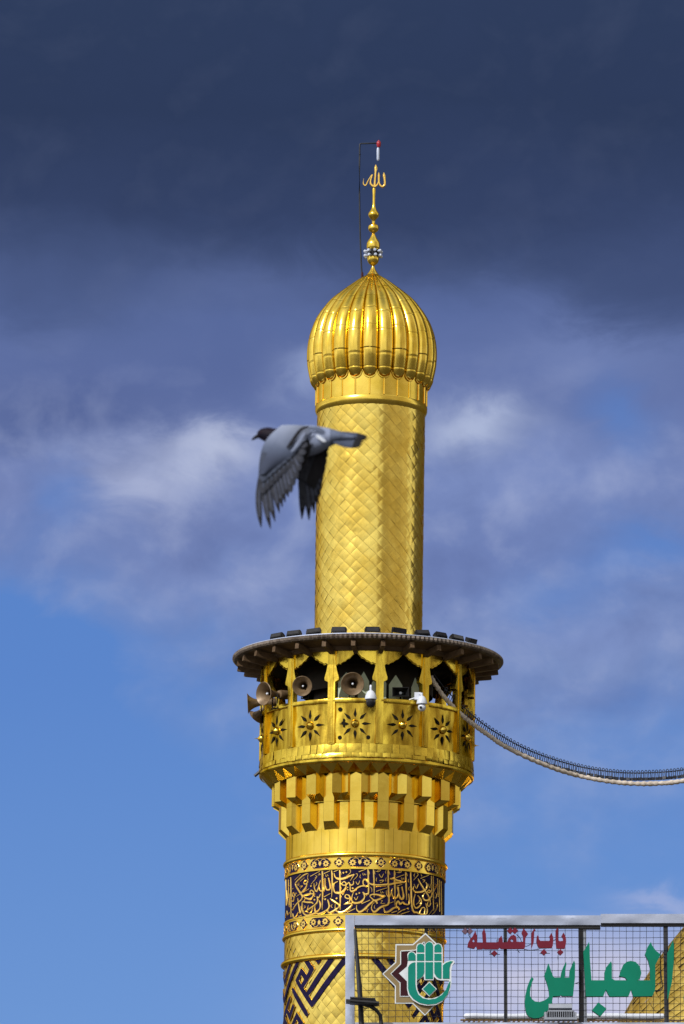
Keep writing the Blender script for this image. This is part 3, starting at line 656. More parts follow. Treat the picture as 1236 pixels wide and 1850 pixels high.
DA = [(110, 175, 24), (165, 160, 24), (190, 445, 17), (190, 490, 17), (280, 460, 25), (350, 570, 24), (405, 550, 24), (100, 570, 25)]
DB = [(590, 420, 22), (855, 665, 26), (1065, 650, 27), (655, 675, 22), (660, 610, 15), (662, 575, 13), (315, 555, 15), (1190, 172, 24), (1185, 567, 25), (370, 982, 17), (402, 970, 17), (180, 420, 14), (255, 470, 12), (265, 760, 12)]
DC = [(672, 858, 15), (1050, 520, 8), (1070, 530, 8)]
m = MB(); cnt = 0
def insmap(org):
    x0, y0, s_ = org
    def f(x, y, d):
        th, z = cyl(x0+x/s_, y0+y/s_, RD); return P(th, z, RD-.004+d)
    return f
for txt, org, dots in ((SA, CA, DA), (SB, CB, DB), (SC, CC, DC)):
    f = insmap(org)
    for line in txt.replace('\n', '|').split('|'):
        pts = [tuple(float(q) for q in p.split(',')) for p in line.split()]
        cnt += 1; ridge(m, [(x, y, w_*1.32) for x, y, w_ in pts], f, .010+.0006*(cnt % 9), 4, 0, lambda x, org=org: (x, max(.12, sqrt(max(0, 1-((org[0]+x/org[2]-659)/146)**2)))))
    for (x, y, r) in dots:
        cnt += 1; r *= 1.05; ids = [m.add(f(x+a*r, y+b*r, 0)) for a, b in ((-1, .1), (0, 1), (1, -.1), (0, -1))]
        idt = [m.add(f(x+a*r*.7, y+b*r*.7, .012)) for a, b in ((-1, .1), (0, 1), (1, -.1), (0, -1))]
        m.face(idt)
        for k in range(4): m.face((ids[k], ids[(k+1) % 4], idt[(k+1) % 4], idt[k]))
# the far half of the band carries the same lines
let = m.build('lettering', M['letter'], insc, 50)
copy(let, insc, rotation_euler=(0, 0, pi))
# ---- lower lozenge bands and angular blue ornament
m = MB(); lozenges(m, lambda z: RD-.004, zr5, zr4, 46, .215, .003, .004, 4, .002)
m.build('lozenge_band', M['tile'], tower, 60)
m = MB(); lozenges(m, lambda z: RD-.010, zr5-2.6, zr5, 46, .215, .003, .0035, 4, .002)
m.build('lower_shaft', M['tile'], tower, 60)
m = MB(); m.lathe([(RD+.35, 0), (RD+.35, 3), (RD, 3.2), (RD-.008, zr5-2.55)], 96, caps=False); m.build('shaft_base', M['gold'], tower)
KU = [[[(565, 1075), (1190, 232), (1075, 240), (565, 945), (520, 880), (950, 250), (845, 262), (480, 815), (440, 755), (610, 455), (505, 282), (468, 288), (440, 330), (520, 465), (485, 540), (400, 425), (300, 635)], [(400, 555), (440, 615), (400, 690), (362, 625)]],
      [[(580, 280), (740, 262), (665, 378)]], [[(265, 730), (515, 1160), (480, 1225), (240, 780)]],
      [[(208, 346), (250, 338), (140, 722), (106, 580), (106, 490), (134, 612)]], [[(322, 322), (380, 308), (125, 1020), (102, 900), (102, 765), (130, 890)]], [[(112, 395), (160, 372), (140, 440)]],
      [[(210, 880), (230, 930), (185, 1085), (210, 1140), (262, 1000), (290, 1050), (215, 1280), (165, 1165), (145, 1230), (190, 1330), (150, 1420), (106, 1330), (130, 1130), (180, 960)]],
      [[(325, 1130), (435, 1305), (370, 1440), (240, 1330)], [(325, 1262), (352, 1310), (325, 1350), (298, 1320)]]]
m = MB(); md = MB()
for side in (0, 1):
    for poly in KU:
        pp = []
        for pth in poly:
            q = []
            for x, y in pth:
                th, z = cyl(500+x/8.829, 1700+y/8.829, RD)
                if side: th = rad(-5.6)-th
                q.append((th*RD, min(z, zr5-.01)))
            pp.append(q)
        m.plate(pp, mpD, -.012, .007, step=.07)
        for q in pp: outline(md, q, .008, .004)
ku = m.build('blue_ornament', M['navy'], tower, 0); ku2 = md.build('ornament_edging', M['gold'], ku, 0)
c = copy(ku, tower, rotation_euler=(0, 0, pi)); copy(ku2, c)
# pale green boards inside the balcony
for (px0, px1, tp, ap) in ((611, 641, 1221, 1214), (647, 667, 1222, 1213), (672, 698, 1224, 1214), (703, 727, 1226, 1217), (744, 757, 1228, 1218)):
    rgb = R(152, 1240); (a, _), (b, _) = cyl(px0, 1240, rgb), cyl(px1, 1240, rgb)
    zb_, zt_, za_ = Zf(1275, rgb), Zf(tp+9, rgb), Zf(ap, rgb)
    m = MB(); mpG = lambda x, z, d: P(x/rgb, z, rgb+d)
    m.plate([[(a*rgb, zb_), (b*rgb, zb_), (b*rgb, zt_), ((a*.3+b*.7)*rgb, (zt_+za_)/2+.02), ((a+b)/2*rgb, za_), ((a*.7+b*.3)*rgb, (zt_+za_)/2+.02), (a*rgb, zt_)]], mpG, -.02, .0, step=.1)
    m.build('pointed_board', M['greenboard'], tower, 0)
# ================================================================== things fixed to the minaret
def tw(p): return TM @ Vector(p)
def tdir(th, up=0.0): v = Vector((sin(th)*cos(up), -cos(th)*cos(up), sin(up))); return (TM.to_3x3() @ v).normalized()
# lamp ring under the finial bulb
zl1, zl2 = Zs(230+1432/6.381), Zs(230+1484/6.381); rlmp = R(64/6.381, 455)
lr = empty('lamp_ring', 'ring of small white spotlights clamped on a dark collar around the golden finial', 'lamp ring', tw((0, 0, Zs(459))))
def loc(p): return tw(p)-lr.location
m = MB(); zc = Zs(459)
m.lathe([(rlmp*.9, Zs(465.5)-zc), (rlmp*1.05, Zs(465)-zc), (rlmp*1.05, Zs(451)-zc), (rlmp*.9, Zs(450.5)-zc)], 32)
m.build('clamp_band', M['black'], lr, 30)
for zq in (zl1, zl2):
    for k in range(8):
        th = rad(-78+45*k+(4 if zq == zl2 else 0)); a = P(th, zq-zc, rlmp*.95); b = P(th, zq-zc, R(14.5, 455)); d = (b-a).normalized()
        mb = MB(); mb.lathe([(.001, -.075), (.015, -.07), (.018, -.04), (.026, -.02), (.028, .016), (.022, .029), (.001, .032)], 14, 0, b, d)
        mb.tube([a, b], .008, 6, 1); mb.build('spotlight', [M['lamp'], M['black']], lr, 40)
# lightning rod with hanging lamp
rp = [(654.5, 503), (653, 480), (651.2, 440), (650.2, 400), (649.6, 350), (649.6, 300), (650, 268), (650.2, 260.5), (652, 259.5), (668, 259), (682, 258.6)]
pts = [at(x, y, Y0-.02) for x, y in rp]
rodr = empty('rod_lamp', 'thin dark rod beside the finial carrying a red cap and hanging white lamp', 'lamp', pts[0])
L0 = pts[0]; m = MB(); m.tube([p-L0 for p in pts], .0145, 8); m.build('rod', M['rod'], rodr, 50)
m = MB(); m.lathe([(.03, -.05), (.022, .1), (.014, .12)], 10); m.build('foot', M['crimside'], rodr, 40)
m = MB(); m.lathe([(.013, -.012), (.02, .0), (.018, .012)], 10, 0, pts[6]-L0+Vector((0, 0, -.12))); m.build('joint', M['rod'], rodr, 40)
cp = at(684.4, 260, Y0-.02)-L0
m = MB(); m.lathe([(.012, -.065), (.030, -.06), (.040, -.02), (.043, .02), (.03, .05), (.012, .06), (.008, .075)], 16, 0, cp); m.build('red_cap', M['red'], rodr, 40)
m = MB(); lt = at(683.2, 279, Y0-.02)-L0; hh = .115
m.lathe([(.010, hh+.02), (.022, hh), (.027, hh-.03), (.027, -hh+.03), (.02, -hh), (.006, -hh-.012)], 16, 0, lt); m.build('lamp_tube', M['lamp'], rodr, 50)
# floodlights on the canopy rim
def flood():
    body = MB(); b = .13
    for dz in (0,):
        body.box((0, 0, .055), (.25, .075, .088))
    for q in range(9): body.box((-.11+.0275*q, .055, .06), (.008, .05, .078))
    face = MB(); face.box((0, -.0405, .055), (.215, .006, .065))
    br = MB()
    for s_ in (-1, 1): br.box((s_*.135, 0, .02), (.012, .03, .11))
    br.box((0, 0, -.03), (.28, .03, .012))
    return body, face, br
ORD = ['leftmost', 'second', 'third', 'fourth', 'fifth', 'sixth', 'seventh', 'eighth', 'ninth', 'rightmost']
fx = [498, 529, 565, 610, 670, 717, 760, 794, 823, 848]; first = None
extra = ['beyond the shaft, at the left end of the row', 'left of the shaft', 'just left of the shaft', 'before the left half of the shaft', 'before the middle of the shaft', 'before the right half of the shaft', 'at the right edge of the shaft', 'right of the shaft', 'low on the right slope of the canopy', 'at the right end of the row']
for k, px in enumerate(fx):
    th = asin(max(-1, min(1, (px-663)/228))); p = tw(P(th, zl+.075, R(226, 1150)))
    o = ORD[k]; wd = (o+' black floodlight') if k in (0, 9) else (o+' black floodlight from the left')
    e = empty('floodlight', wd+' along the canopy rim '+('left of the shaft' if k < 3 else 'in front of the shaft' if k < 6 else 'right of the shaft'), 'floodlight', p, 'floodlights along the canopy rim')
    tilt = rad([-24, -24, -20, -8, 2, 10, -28, 14, -22, 18][k])
    e.rotation_euler = (tilt if k != 7 else rad(-26), rad(random.uniform(-5, 5)), th+rad([8, 10, 6, -3, 2, 12, -4, 10, -6, 6][k]))
    if first is None:
        b, f, r_ = flood(); first = e
        b.build('housing', M['black'], e, 0); f.build('lens', M['dglass'], e, 0); r_.build('bracket', M['black'], e, 0)
    else:
        for ch in first.children: copy(ch, e)
# horn loudspeakers
def horn(px, py, dep_r, az, up, size, label, depth=None, drop=0):
    p = at(px, py, Y0-dep_r) ; d = Vector((sin(az)*cos(up), -cos(az)*cos(up), sin(up)))
    e = empty('horn_loudspeaker', label, 'loudspeaker', p, 'horn loudspeakers in the balcony')
    s_ = size; m = MB(); Lh = s_*1.75
    outp = [(s_*t_[0], -Lh*t_[1]) for t_ in ((.17, 1.0), (.22, .85), (.32, .6), (.46, .36), (.62, .2), (.82, .07), (.98, 0), (1.03, .012))]
    inp = [(s_*t_[0], -Lh*t_[1]) for t_ in ((1.0, -.005), (.93, .03), (.78, .095), (.58, .225), (.42, .385), (.28, .63), (.16, .85))]
    m.lathe(outp+inp, 40, 0, (0, 0, 0), d, caps=False); m.build('bell', M['horn'], e, 50)
    m = MB(); m.lathe([(.001, -Lh*.86), (s_*.16, -Lh*.85)], 20, 0, (0, 0, 0), d, caps=False)
    m.lathe([(s_*.12, -Lh*.8), (s_*.12, -Lh*.3), (s_*.02, -Lh*.27)], 14, 0, (0, 0, 0), d); m.build('throat_plug', M['hole'], e, 50)
    m = MB(); m.lathe([(s_*.10, -Lh*.28), (s_*.105, -Lh*.22), (s_*.06, -Lh*.19), (.001, -Lh*.185)], 14, 0, (0, 0, 0), d); m.build('tip', M['white'], e, 50)
    m = MB(); m.lathe([(s_*.17, -Lh*.98), (s_*.36, -Lh*1.0), (s_*.40, -Lh*1.08), (s_*.40, -Lh*1.5), (s_*.34, -Lh*1.6), (.001, -Lh*1.62)], 24, 0, (0, 0, 0), d); m.build('driver', M['horn'], e, 45)
    m = MB(); q = -d*Lh*.75
    sd = d.cross(Vector((0, 0, 1))).normalized()
    for k in (-1, 1): m.tube([q+sd*s_*.3*k, q+sd*s_*.36*k-Vector((0, 0, s_*.7)), q+sd*s_*.36*k-Vector((0, 0, s_*1.3))], s_*.055, 6)
    m.tube([q-sd*s_*.4-Vector((0, 0, s_*1.25)), q+sd*s_*.4-Vector((0, 0, s_*1.25))], s_*.06, 6); m.build('bracket', M['black'], e, 40)
R19 = 1.93
horn(637, 1235.5, 1.86, rad(-3), rad(-10), .20, 'round tan horn loudspeaker facing straight out before the green pointed boards', )
horn(546, 1239.5, 1.62, rad(-12), rad(-9), .175, 'brown horn loudspeaker in the balcony bay left of the middle, facing front')
horn(476, 1253, 1.22, rad(-50), rad(-4), .205, 'tan horn loudspeaker at the left balcony post with its lit mouth showing')
horn(447.5, 1271, .62, rad(-90), rad(-3), .185, 'dark horn loudspeaker sticking out farthest left of the balcony, seen side-on')
horn(463, 1296, .25, rad(-128), rad(-38), .15, 'lowest dark horn loudspeaker pointing down and away at the left balcony edge')
# rectangular horn
p = at(724, 1250, Y0-1.75); e = empty('box_loudspeaker', 'wide rectangular black horn loudspeaker above the balcony rail right of centre', 'loudspeaker', p)
m = MB(); o_, i_ = (.145, .08), (.05, .03)
def rect(w, h, y): return [m.add((sx*w, y, sz*h)) for sx, sz in ((-1, -1), (1, -1), (1, 1), (-1, 1))]
rs = [rect(.05, .035, .30), rect(.14, .078, .02), rect(.148, .084, 0), rect(.138, .075, -.004), rect(.055, .03, .16)]
for a, b in zip(rs, rs[1:]):
    for k in range(4): m.face((a[k], a[(k+1) % 4], b[(k+1) % 4], b[k]))
m.face(rs[-1]); m.build('flare', M['black'], e, 0)
m = MB(); m.lathe([(.026, 0), (.026, .02), (.012, .03), (.001, .032)], 14, 0, (.0, .12, 0), Vector((0, -1, 0))); m.build('tip', M['white'], e, 40)
m = MB(); m.tube([(0, .2, -.03), (0, .2, -.16)], .018, 8); m.box((0, .2, -.16), (.2, .05, .02)); m.build('bracket', M['black'], e, 30)
# dome cameras
def ptz(px, py, dep, dark, label, s_=1.0):
    e = empty('dome_camera', label, 'security camera', at(px, py, Y0-dep), 'dome cameras on the balcony')
    k = .01*1.01*s_
    m = MB(); m.lathe([(k*2.2, 20*k), (k*2.2, 14*k), (k*4.5, 13*k), (k*7, 10*k), (k*9.5, 4.5*k), (k*10.3, 0), (k*10.3, -2*k), (k*8.5, -2.4*k)], 28); m.build('cap', M['white'], e, 45)
    m = MB(); m.lathe([(k*8.6, -2.2*k), (k*8.8, -7*k), (k*7.6, -12*k), (k*5, -15.5*k), (.001, -17*k)] if dark else [(k*4, -2*k), (k*7.2, -5*k), (k*8, -9*k), (k*6.6, -13.5*k), (k*3.5, -16*k), (.001, -16.6*k)], 24)
    m.build('camera_ball', M['dglass'] if dark else M['white'], e, 50)
    if not dark:
        m = MB(); m.lathe([(k*2.6, 0), (k*2.6, 1.6*k), (.001, 1.8*k)], 16, 0, (-.02, -k*7.6, -10*k), Vector((-.2, -1, -.2)).normalized()); m.build('lens', M['dglass'], e, 40)
    m = MB()
    if dark: m.tube([(0, 0, 19*k), (0, 0, 22*k), (0, .12, 23*k), (0, .3, 21*k)], k*2, 8)
    else:
        m.tube([(0, 0, 14*k), (-.01, .02, 18*k), (-.05, .06, 19*k)], k*2.4, 8); m.box((-.075, .08, 15*k), (.11, .07, .13)); m.tube([(-.12, .1, 12*k), (-.22, .13, 9*k)], k*1.3, 8); m.tube([(-.02, .1, 15*k), (.05, .3, 14*k)], k*1.6, 8)
    m.build('arm', M['white'], e, 40)
ptz(670, 1261.5, 2.2, True, 'white dome camera with dark glass ball hanging at the middle of the balcony')
ptz(762.3, 1270, 1.85, False, 'all white dome camera on a wall box, right of the middle of the balcony', .9)
# small bolts and stubs
e = tag((lambda mb: (mb.tube([tw(P(rad(-84), Zs(1398), RB+.0)), at(460, 1402, Y0-.2)], .028, 8), mb.build('pipe_stub', M['stile'], None, 30))[1])(MB()), 'short dark pipe stub poking out left below the balcony', 'pipe')
# light rope sagging to the right
rp = [(778, 1222), (800, 1256), (826, 1284), (853, 1307), (884, 1329), (912.7, 1348.5), (970.5, 1376), (1024.6, 1395.5), (1078.7, 1408), (1133, 1415), (1187, 1415.5), (1236, 1410.5), (1320, 1392), (1420, 1358), (1500, 1322)]
cpx = [(784, 1218), (806, 1246), (828, 1268), (855, 1293), (876, 1310), (898, 1324.5), (941.6, 1349), (992, 1369), (1053, 1386), (1115, 1395), (1169, 1396), (1236, 1390.6), (1320, 1372), (1420, 1338), (1500, 1302)]
dep = lambda px: Y0-max(-.3, 1.3-(max(px, 778)-778)*.006)
rope = empty('light_rope', 'thick grey rope light with wire clips sagging from the balcony to the right', 'rope light', at(858, 1311, dep(858)))
RL = rope.location
P1 = [(at(x, y, dep(x))-RL) for x, y in spline(rp, 16)]
m = MB(); m.tube(P1, [.042+.006*sin(i*1.9)+random.uniform(-.004, .004) for i in range(len(P1))], 10); m.build('rope', M['rope'], rope, 60)
P2 = [(at(x, y, dep(x))-RL) for x, y in spline(cpx, 10)]
m = MB(); m.tube(P2, .009, 6); m.build('cable', M['wire'], rope, 60)
def atx(poly, x):
    for (x0, y0), (x1, y1) in zip(poly, poly[1:]):
        if x0 <= x <= x1: return y0+(y1-y0)*(x-x0)/(x1-x0)
sr, sc = spline(rp, 10), spline(cpx, 10)
clip = MB(); w = .019
clip.tube([(-w, 0, -.10), (-w, 0, .028), (-w*.5, 0, .043), (w*.5, 0, .043), (w, 0, .028), (w, 0, -.10)], .0078, 5)
clip.box((0, 0, -.115), (.062, .045, .05)); clip.box((0, 0, -.01), (.05, .012, .01))
c0 = None
for k in range(68):
    x = 806+k*6.45; y = atx(sc, x); y2 = atx(sr, x); sl_ = (atx(sc, x+3)-atx(sc, x-3))/6
    if c0 is None: c0 = clip.build('clip', M['wire'], rope, 40); o = c0
    else: o = copy(c0, rope)
    o.location = at(x, y, dep(x))-RL; o.rotation_euler = (random.uniform(-.2, .2), math.atan(sl_)*.45+random.uniform(-.08, .08), random.uniform(-.35, .35))
# ================================================================== golden dome behind, lower right
YD = 128.0; kd = at(1236, 1700, YD); sD = (YD/ray(1236, 1760).y)/F
dcx = (1527-618)*sD
def dprof(a): return (1867-1527)*-1*0+((1867-840*cos(a))-1527)*-sD
dome2 = empty('golden_dome', 'large golden shingled dome rising behind the wire mesh sign', 'dome', (dcx, YD, 0))
zb2 = at(1027, 2233, YD).z
m = MB(); a1 = math.acos((1867-1527)/840); nj, ni = 40, 64
zfun = lambda a: zb2+840*sin(a)*sD
rfun = lambda a: max(.001, (1527-1867+840*cos(a))*sD)
for j in range(-1, nj*2+1):
    for i in range(ni):
        uc = i+(.5 if j % 2 else 0); vc = j*.5
        ta, tb = random.gauss(0, .010), random.gauss(0, .010)-.006; rn = (random.random(), 0)
        def fn(a, b):
            u = uc+(a-b)/2; v = min(max(vc+(a+b-1)/2, 0), nj)/nj; an = v*a1
            h = .012*(1-(2*a-1)**6)*(1-(2*b-1)**6)+ta*(a-.5)+tb*(b-.5)
            r = rfun(an)+h*cos(an); return P(2*pi*u/ni, zfun(an)+h*sin(an), max(r, .001))
        m.grid(fn, 3, 3, 0, lambda a, b: (a, b), rn)
m.build('shell', M['dtile'], dome2, 60)
m = MB(); m.lathe([(rfun(0)*1.01, 0), (rfun(0)*1.01, zb2)], 64, caps=False); m.build('drum', M['dtile'], dome2)
# ================================================================== wire mesh sign
YS = 60.0; ks = at(900, 1750, YS)
def S(px, py, dy=0): p = at(px, py, YS); return Vector((p.x, YS+dy, p.z))
sgn = empty('mesh_sign', 'wire mesh sign with grey metal frame, green and crimson Arabic lettering and hand emblem', 'sign', S(633, 1860))
SO = sgn.location.copy()
def s2(px, py): p = S(px, py)-SO; return (p.x, p.z)
mpS = lambda x, z, d: Vector((x, -d, z))
def quad(px0, py0, px1, py1): a, b = s2(px0, py1), s2(px1, py0); return [a, (b[0], a[1]), b, (a[0], b[1])]
def sheet(px0, py0, px1, py1, d, name, nseg, vert=False, amp=.012):
    """crinkled sheet metal box"""
    (x0, z0), (x1, z1) = s2(px0, py1), s2(px1, py0); mb = MB()
    nx, nz = (4, nseg) if vert else (nseg, 4); ph = random.random()*9
    def cr(x, z):
        e = min(1, 8*min((x-x0)/(x1-x0), (x1-x)/(x1-x0), (z-z0)/(z1-z0), (z1-z)/(z1-z0)))
        return amp*e*(sin(x*7.3+z*3+ph)*.5+sin(x*17+z*9-ph)*.3+.4*sin(z*13+ph*2))
    mb.grid(lambda u, v: (x0+(x1-x0)*u, -d-cr(x0+(x1-x0)*u, z0+(z1-z0)*v), z0+(z1-z0)*v), nx, nz)
    mb.grid(lambda u, v: (x0+(x1-x0)*u, -d+.14*v, z1), nx, 1); mb.grid(lambda u, v: (x1-(x1-x0)*u, -d+.14*v, z0), nx, 1)
    mb.grid(lambda u, v: (x0, -d+.14*(1-u), z0+(z1-z0)*v), 1, nz); mb.grid(lambda u, v: (x1, -d+.14*u, z0+(z1-z0)*v), 1, nz)
    return mb.build(name, M['zinc'], sgn, 25)
sheet(640.6, 1655, 1085, 1672.3, .05, 'top_rail', 70)
sheet(1085.2, 1652.6, 1420, 1669, .06, 'top_rail', 50, amp=.006)
sheet(624, 1654.6, 640.4, 1900, .055, 'side_post', 40, True)
sheet(640.6, 1848.3, 1420, 1866, .05, 'bottom_rail', 90)
m = MB(); m.plate([quad(640.8, 1672.6, 1084, 1677)], mpS, -.05, .03); m.plate([quad(1086, 1669.3, 1420, 1673.5)], mpS, -.05, .035); m.plate([quad(1048, 1672.8, 1084.8, 1679)], mpS, -.04, .02)
m.build('under_rail', M['stile'], sgn, 0)
for x0, x1, mt_, d in ((911, 916, 'stile', .012), (1046.8, 1053, 'black', .014), (1053.6, 1059, 'ltgrey', .006), (1201, 1206.5, 'stile', .012), (1330, 1336, 'stile', .012)):
    m = MB(); m.plate([quad(x0, 1670, x1, 1853)], mpS, -.06, d); m.build('stile', M[mt_], sgn, 0)
m = MB()
for k in range(64): 
    x = 641.5+k*12.25; p, q = s2(x+random.uniform(-.5, .5), 1671), s2(x+random.uniform(-.5, .5), 1850)
    m.tube([(p[0], -.022, p[1]), (p[0]*.5+q[0]*.5+random.uniform(-.004, .004), -.024, (p[1]+q[1])/2), (q[0], -.022, q[1])], .0027, 4, caps=False)
for k in range(15):
    y = 1682.5+k*11.9; N_ = 24; a_ = random.uniform(-.5, .5)
    pts = [s2(638+(1420-638)*i/N_, y+a_+.5*sin(i*.9+k)) for i in range(N_+1)]
    m.tube([(x, -.0155, z) for x, z in pts], .0027, 4, caps=False)
m.build('wire_mesh', M['wire'], sgn, 60)
for x in (632, 1056, 1410):
    m = MB(); p = s2(x, 1866); m.box((p[0], .05, (p[1]-S(x, 1866).z)/2-.05+p[1]/2*0), (.12, .12, S(x, 1866).z-.06)); m.build('support', M['stile'], sgn, 0)
# crimson words
def px2(org, pts): x0, y0, s_ = org; return [s2(x0+x/s_, y0+y/s_) for x, y in pts]
def dia(org, cx, cy, r, rv=None): rv = rv or r; return px2(org, [(cx-r, cy), (cx, cy-rv), (cx+r, cy), (cx, cy+rv)])
OR = (825, 1665, 5.886)
red = [[(113, 280), (120, 240), (145, 190), (170, 165), (197, 108), (215, 160), (218, 230), (278, 232), (270, 125), (292, 82), (310, 140), (315, 230), (440, 230), (445, 195), (475, 158), (488, 200), (490, 230), (535, 230), (545, 200), (570, 165), (605, 148), (632, 170), (638, 225), (705, 225), (705, 170), (688, 130), (710, 80), (758, 140), (730, 180), (728, 270), (720, 298), (470, 300), (457, 285), (440, 303), (295, 303), (285, 290), (275, 303), (220, 305), (205, 270), (185, 298), (140, 290)],
       [(795, 130), (822, 85), (838, 100), (825, 112), (818, 230), (793, 298), (790, 200)],
       [(845, 225), (850, 170), (865, 150), (872, 175), (875, 200), (890, 215), (985, 215), (990, 188), (983, 170), (1005, 130), (1025, 175), (1027, 215), (1020, 270), (1005, 290), (880, 292), (860, 270)],
       [(1050, 105), (1072, 70), (1078, 100), (1080, 210), (1095, 218), (1130, 215), (1128, 188), (1112, 165), (1135, 125), (1160, 180), (1163, 222), (1155, 270), (1145, 298), (1058, 295), (1050, 200)]]
holes = [[(163, 218), (182, 194), (190, 222), (178, 230)], [(565, 210), (585, 194), (605, 214), (586, 228)]]
m = MB()
for i, pth in enumerate(red):
    m.plate([px2(OR, pth)]+([px2(OR, h_) for h_ in holes] if i == 0 else []), mpS, .03, .075+.001*i, 0, 1)
for (cx, cy, r) in ((568, 106, 35), (618, 106, 35), (400, 347, 34), (925, 335, 34), (1100, 335, 34)):
    m.plate([dia(OR, cx, cy, r)], mpS, .03, .0732+(cx % 7)*.0004, 0, 1)
m.build('crimson_lettering', [M['crim'], M['crimside']], sgn, 0)
m = MB()
for (cx, cy, r) in ((90, 110, 36), (139, 110, 35)): m.plate([dia(OR, cx, cy, r)], mpS, .03, .07+(cx % 7)*.0004, 0, 1)
m.build('faded_dots', [M['mauve'], M['crimside']], sgn, 0)
# green words
OG1, OG2 = (930, 1690, 8.829), (1050, 1640, 6.645)
sg = [(265, 682), (298, 710), (275, 760), (248, 860), (240, 930), (243, 985), (265, 1030), (320, 1072), (390, 1080), (470, 1055), (525, 1015), (545, 985), (540, 910), (520, 820), (490, 730), (465, 660), (500, 560), (530, 460), (550, 510), (580, 600), (605, 665), (625, 690), (725, 690), (740, 600), (775, 510), (815, 440), (818, 480), (805, 560), (790, 690), (865, 690), (870, 580), (905, 500), (940, 415), (958, 465), (955, 700), (945, 790), (925, 985), (745, 985), (735, 965), (720, 985), (605, 990), (590, 1080), (575, 1160), (545, 1215), (500, 1265), (440, 1310), (380, 1335), (300, 1340), (230, 1318), (185, 1270), (165, 1190), (155, 1090), (165, 970), (195, 840), (235, 735)]
ab = [(22, 545), (90, 425), (97, 470), (100, 620), (120, 885), (275, 885), (275, 790), (295, 730), (355, 655), (365, 690), (365, 865), (400, 885), (550, 885), (520, 850), (450, 835), (470, 770), (500, 700), (540, 665), (590, 652), (650, 665), (700, 720), (718, 800), (705, 850), (682, 885), (822, 885), (820, 730), (800, 650), (760, 575), (790, 490), (832, 425), (845, 465), (890, 530), (948, 575), (885, 700), (885, 960), (880, 1010), (850, 1075), (620, 1080), (595, 998), (563, 1078), (340, 1080), (318, 1050), (293, 995), (262, 1078), (52, 1078)]
al = [(1098, 400), (1108, 480), (1105, 680), (1085, 900), (1045, 1080), (1030, 1120), (1028, 560)]
nx_ = [(1226, 1090), (1236, 1030), (1275, 985), (1350, 985), (1350, 1190), (1260, 1175), (1232, 1140)]
m = MB()
for i, (og, pth) in enumerate(((OG1, sg), (OG2, ab), (OG2, al), (OG2, nx_))): m.plate([px2(og, pth)], mpS, .03, .10+.001*i, 0, 1)
m.plate([px2(OG2, [(200, 1150), (300, 1225), (225, 1318), (125, 1245)])], mpS, .03, .099, 0, 1)
m.build('green_lettering', [M['grn'], M['grnside']], sgn, 0)
# hand emblem on an eight-pointed plate
OE = (680, 1670, 8.24)
st = [(730, 140), (898, 300), (850, 500), (560, 700), (540, 1000), (620, 1130), (720, 1200), (868, 1218), (720, 1372), (535, 1192), (275, 1192), (275, 935), (88, 750), (280, 575), (285, 308), (542, 308)]
sti = [(730, 165), (872, 300), (840, 500), (570, 710), (555, 1000), (640, 1120), (740, 1195), (845, 1222), (720, 1350), (541, 1176), (290, 1176), (290, 928), (108, 750), (296, 583), (301, 325), (548, 325)]
mr = [(362, 412), (580, 400), (700, 283), (718, 272), (718, 700), (560, 1000), (600, 1088), (355, 1088), (355, 890), (216, 750), (362, 605)]
emb = MB(); emb.plate([px2(OE, st)], mpS, .028, .070, 0, 1); plate_o = emb.build('star_plate', [M['trim'], M['stile']], sgn, 0)
m = MB(); m.plate([px2(OE, sti)], mpS, .069, .073); m.build('tan_star', M['tan'], plate_o, 0)
m = MB(); pts = px2(OE, mr); m.plate([pts], mpS, .0725, .0765); m.build('maroon_star', M['maroon'], plate_o, 0)
m = MB()
def edge(mb, pts, w, d):
    c = pts+[pts[0]]; mb.tube([mpS(x, z, d) for x, z in c], w, 5, caps=False)
edge(m, pts, .0065, .0755); m.plate([px2(OE, [(335, 745), (470, 630), (470, 565), (600, 565), (600, 860), (460, 868)])], mpS, .076, .080); m.build('pale_diamond', M['trim'], plate_o, 0)
sil = [(460, 470), (480, 435), (515, 420), (555, 430), (590, 462), (593, 350), (607, 315), (650, 297), (695, 310), (718, 332), (735, 298), (785, 270), (830, 283), (852, 320), (878, 308), (920, 300), (965, 320), (985, 370), (988, 600), (1040, 570), (1100, 555), (1145, 555), (1165, 580), (1130, 630), (1115, 700), (1115, 900), (1095, 1000), (1050, 1090), (980, 1170), (880, 1220), (750, 1228), (640, 1205), (540, 1150), (475, 1070), (455, 980), (455, 640), (470, 560)]
hol = [(600, 855), (660, 825), (705, 790), (712, 850), (850, 850), (856, 795), (900, 840), (960, 853), (1083, 855), (1060, 930), (1010, 1020), (930, 1090), (830, 1123), (730, 1118), (650, 1070), (612, 1000), (600, 930)]
m = MB(); m.plate([px2(OE, sil), px2(OE, hol)], mpS, .03, .105, 0, 1); hand = m.build('hand_plate', [M['trim'], M['stile']], sgn, 0)
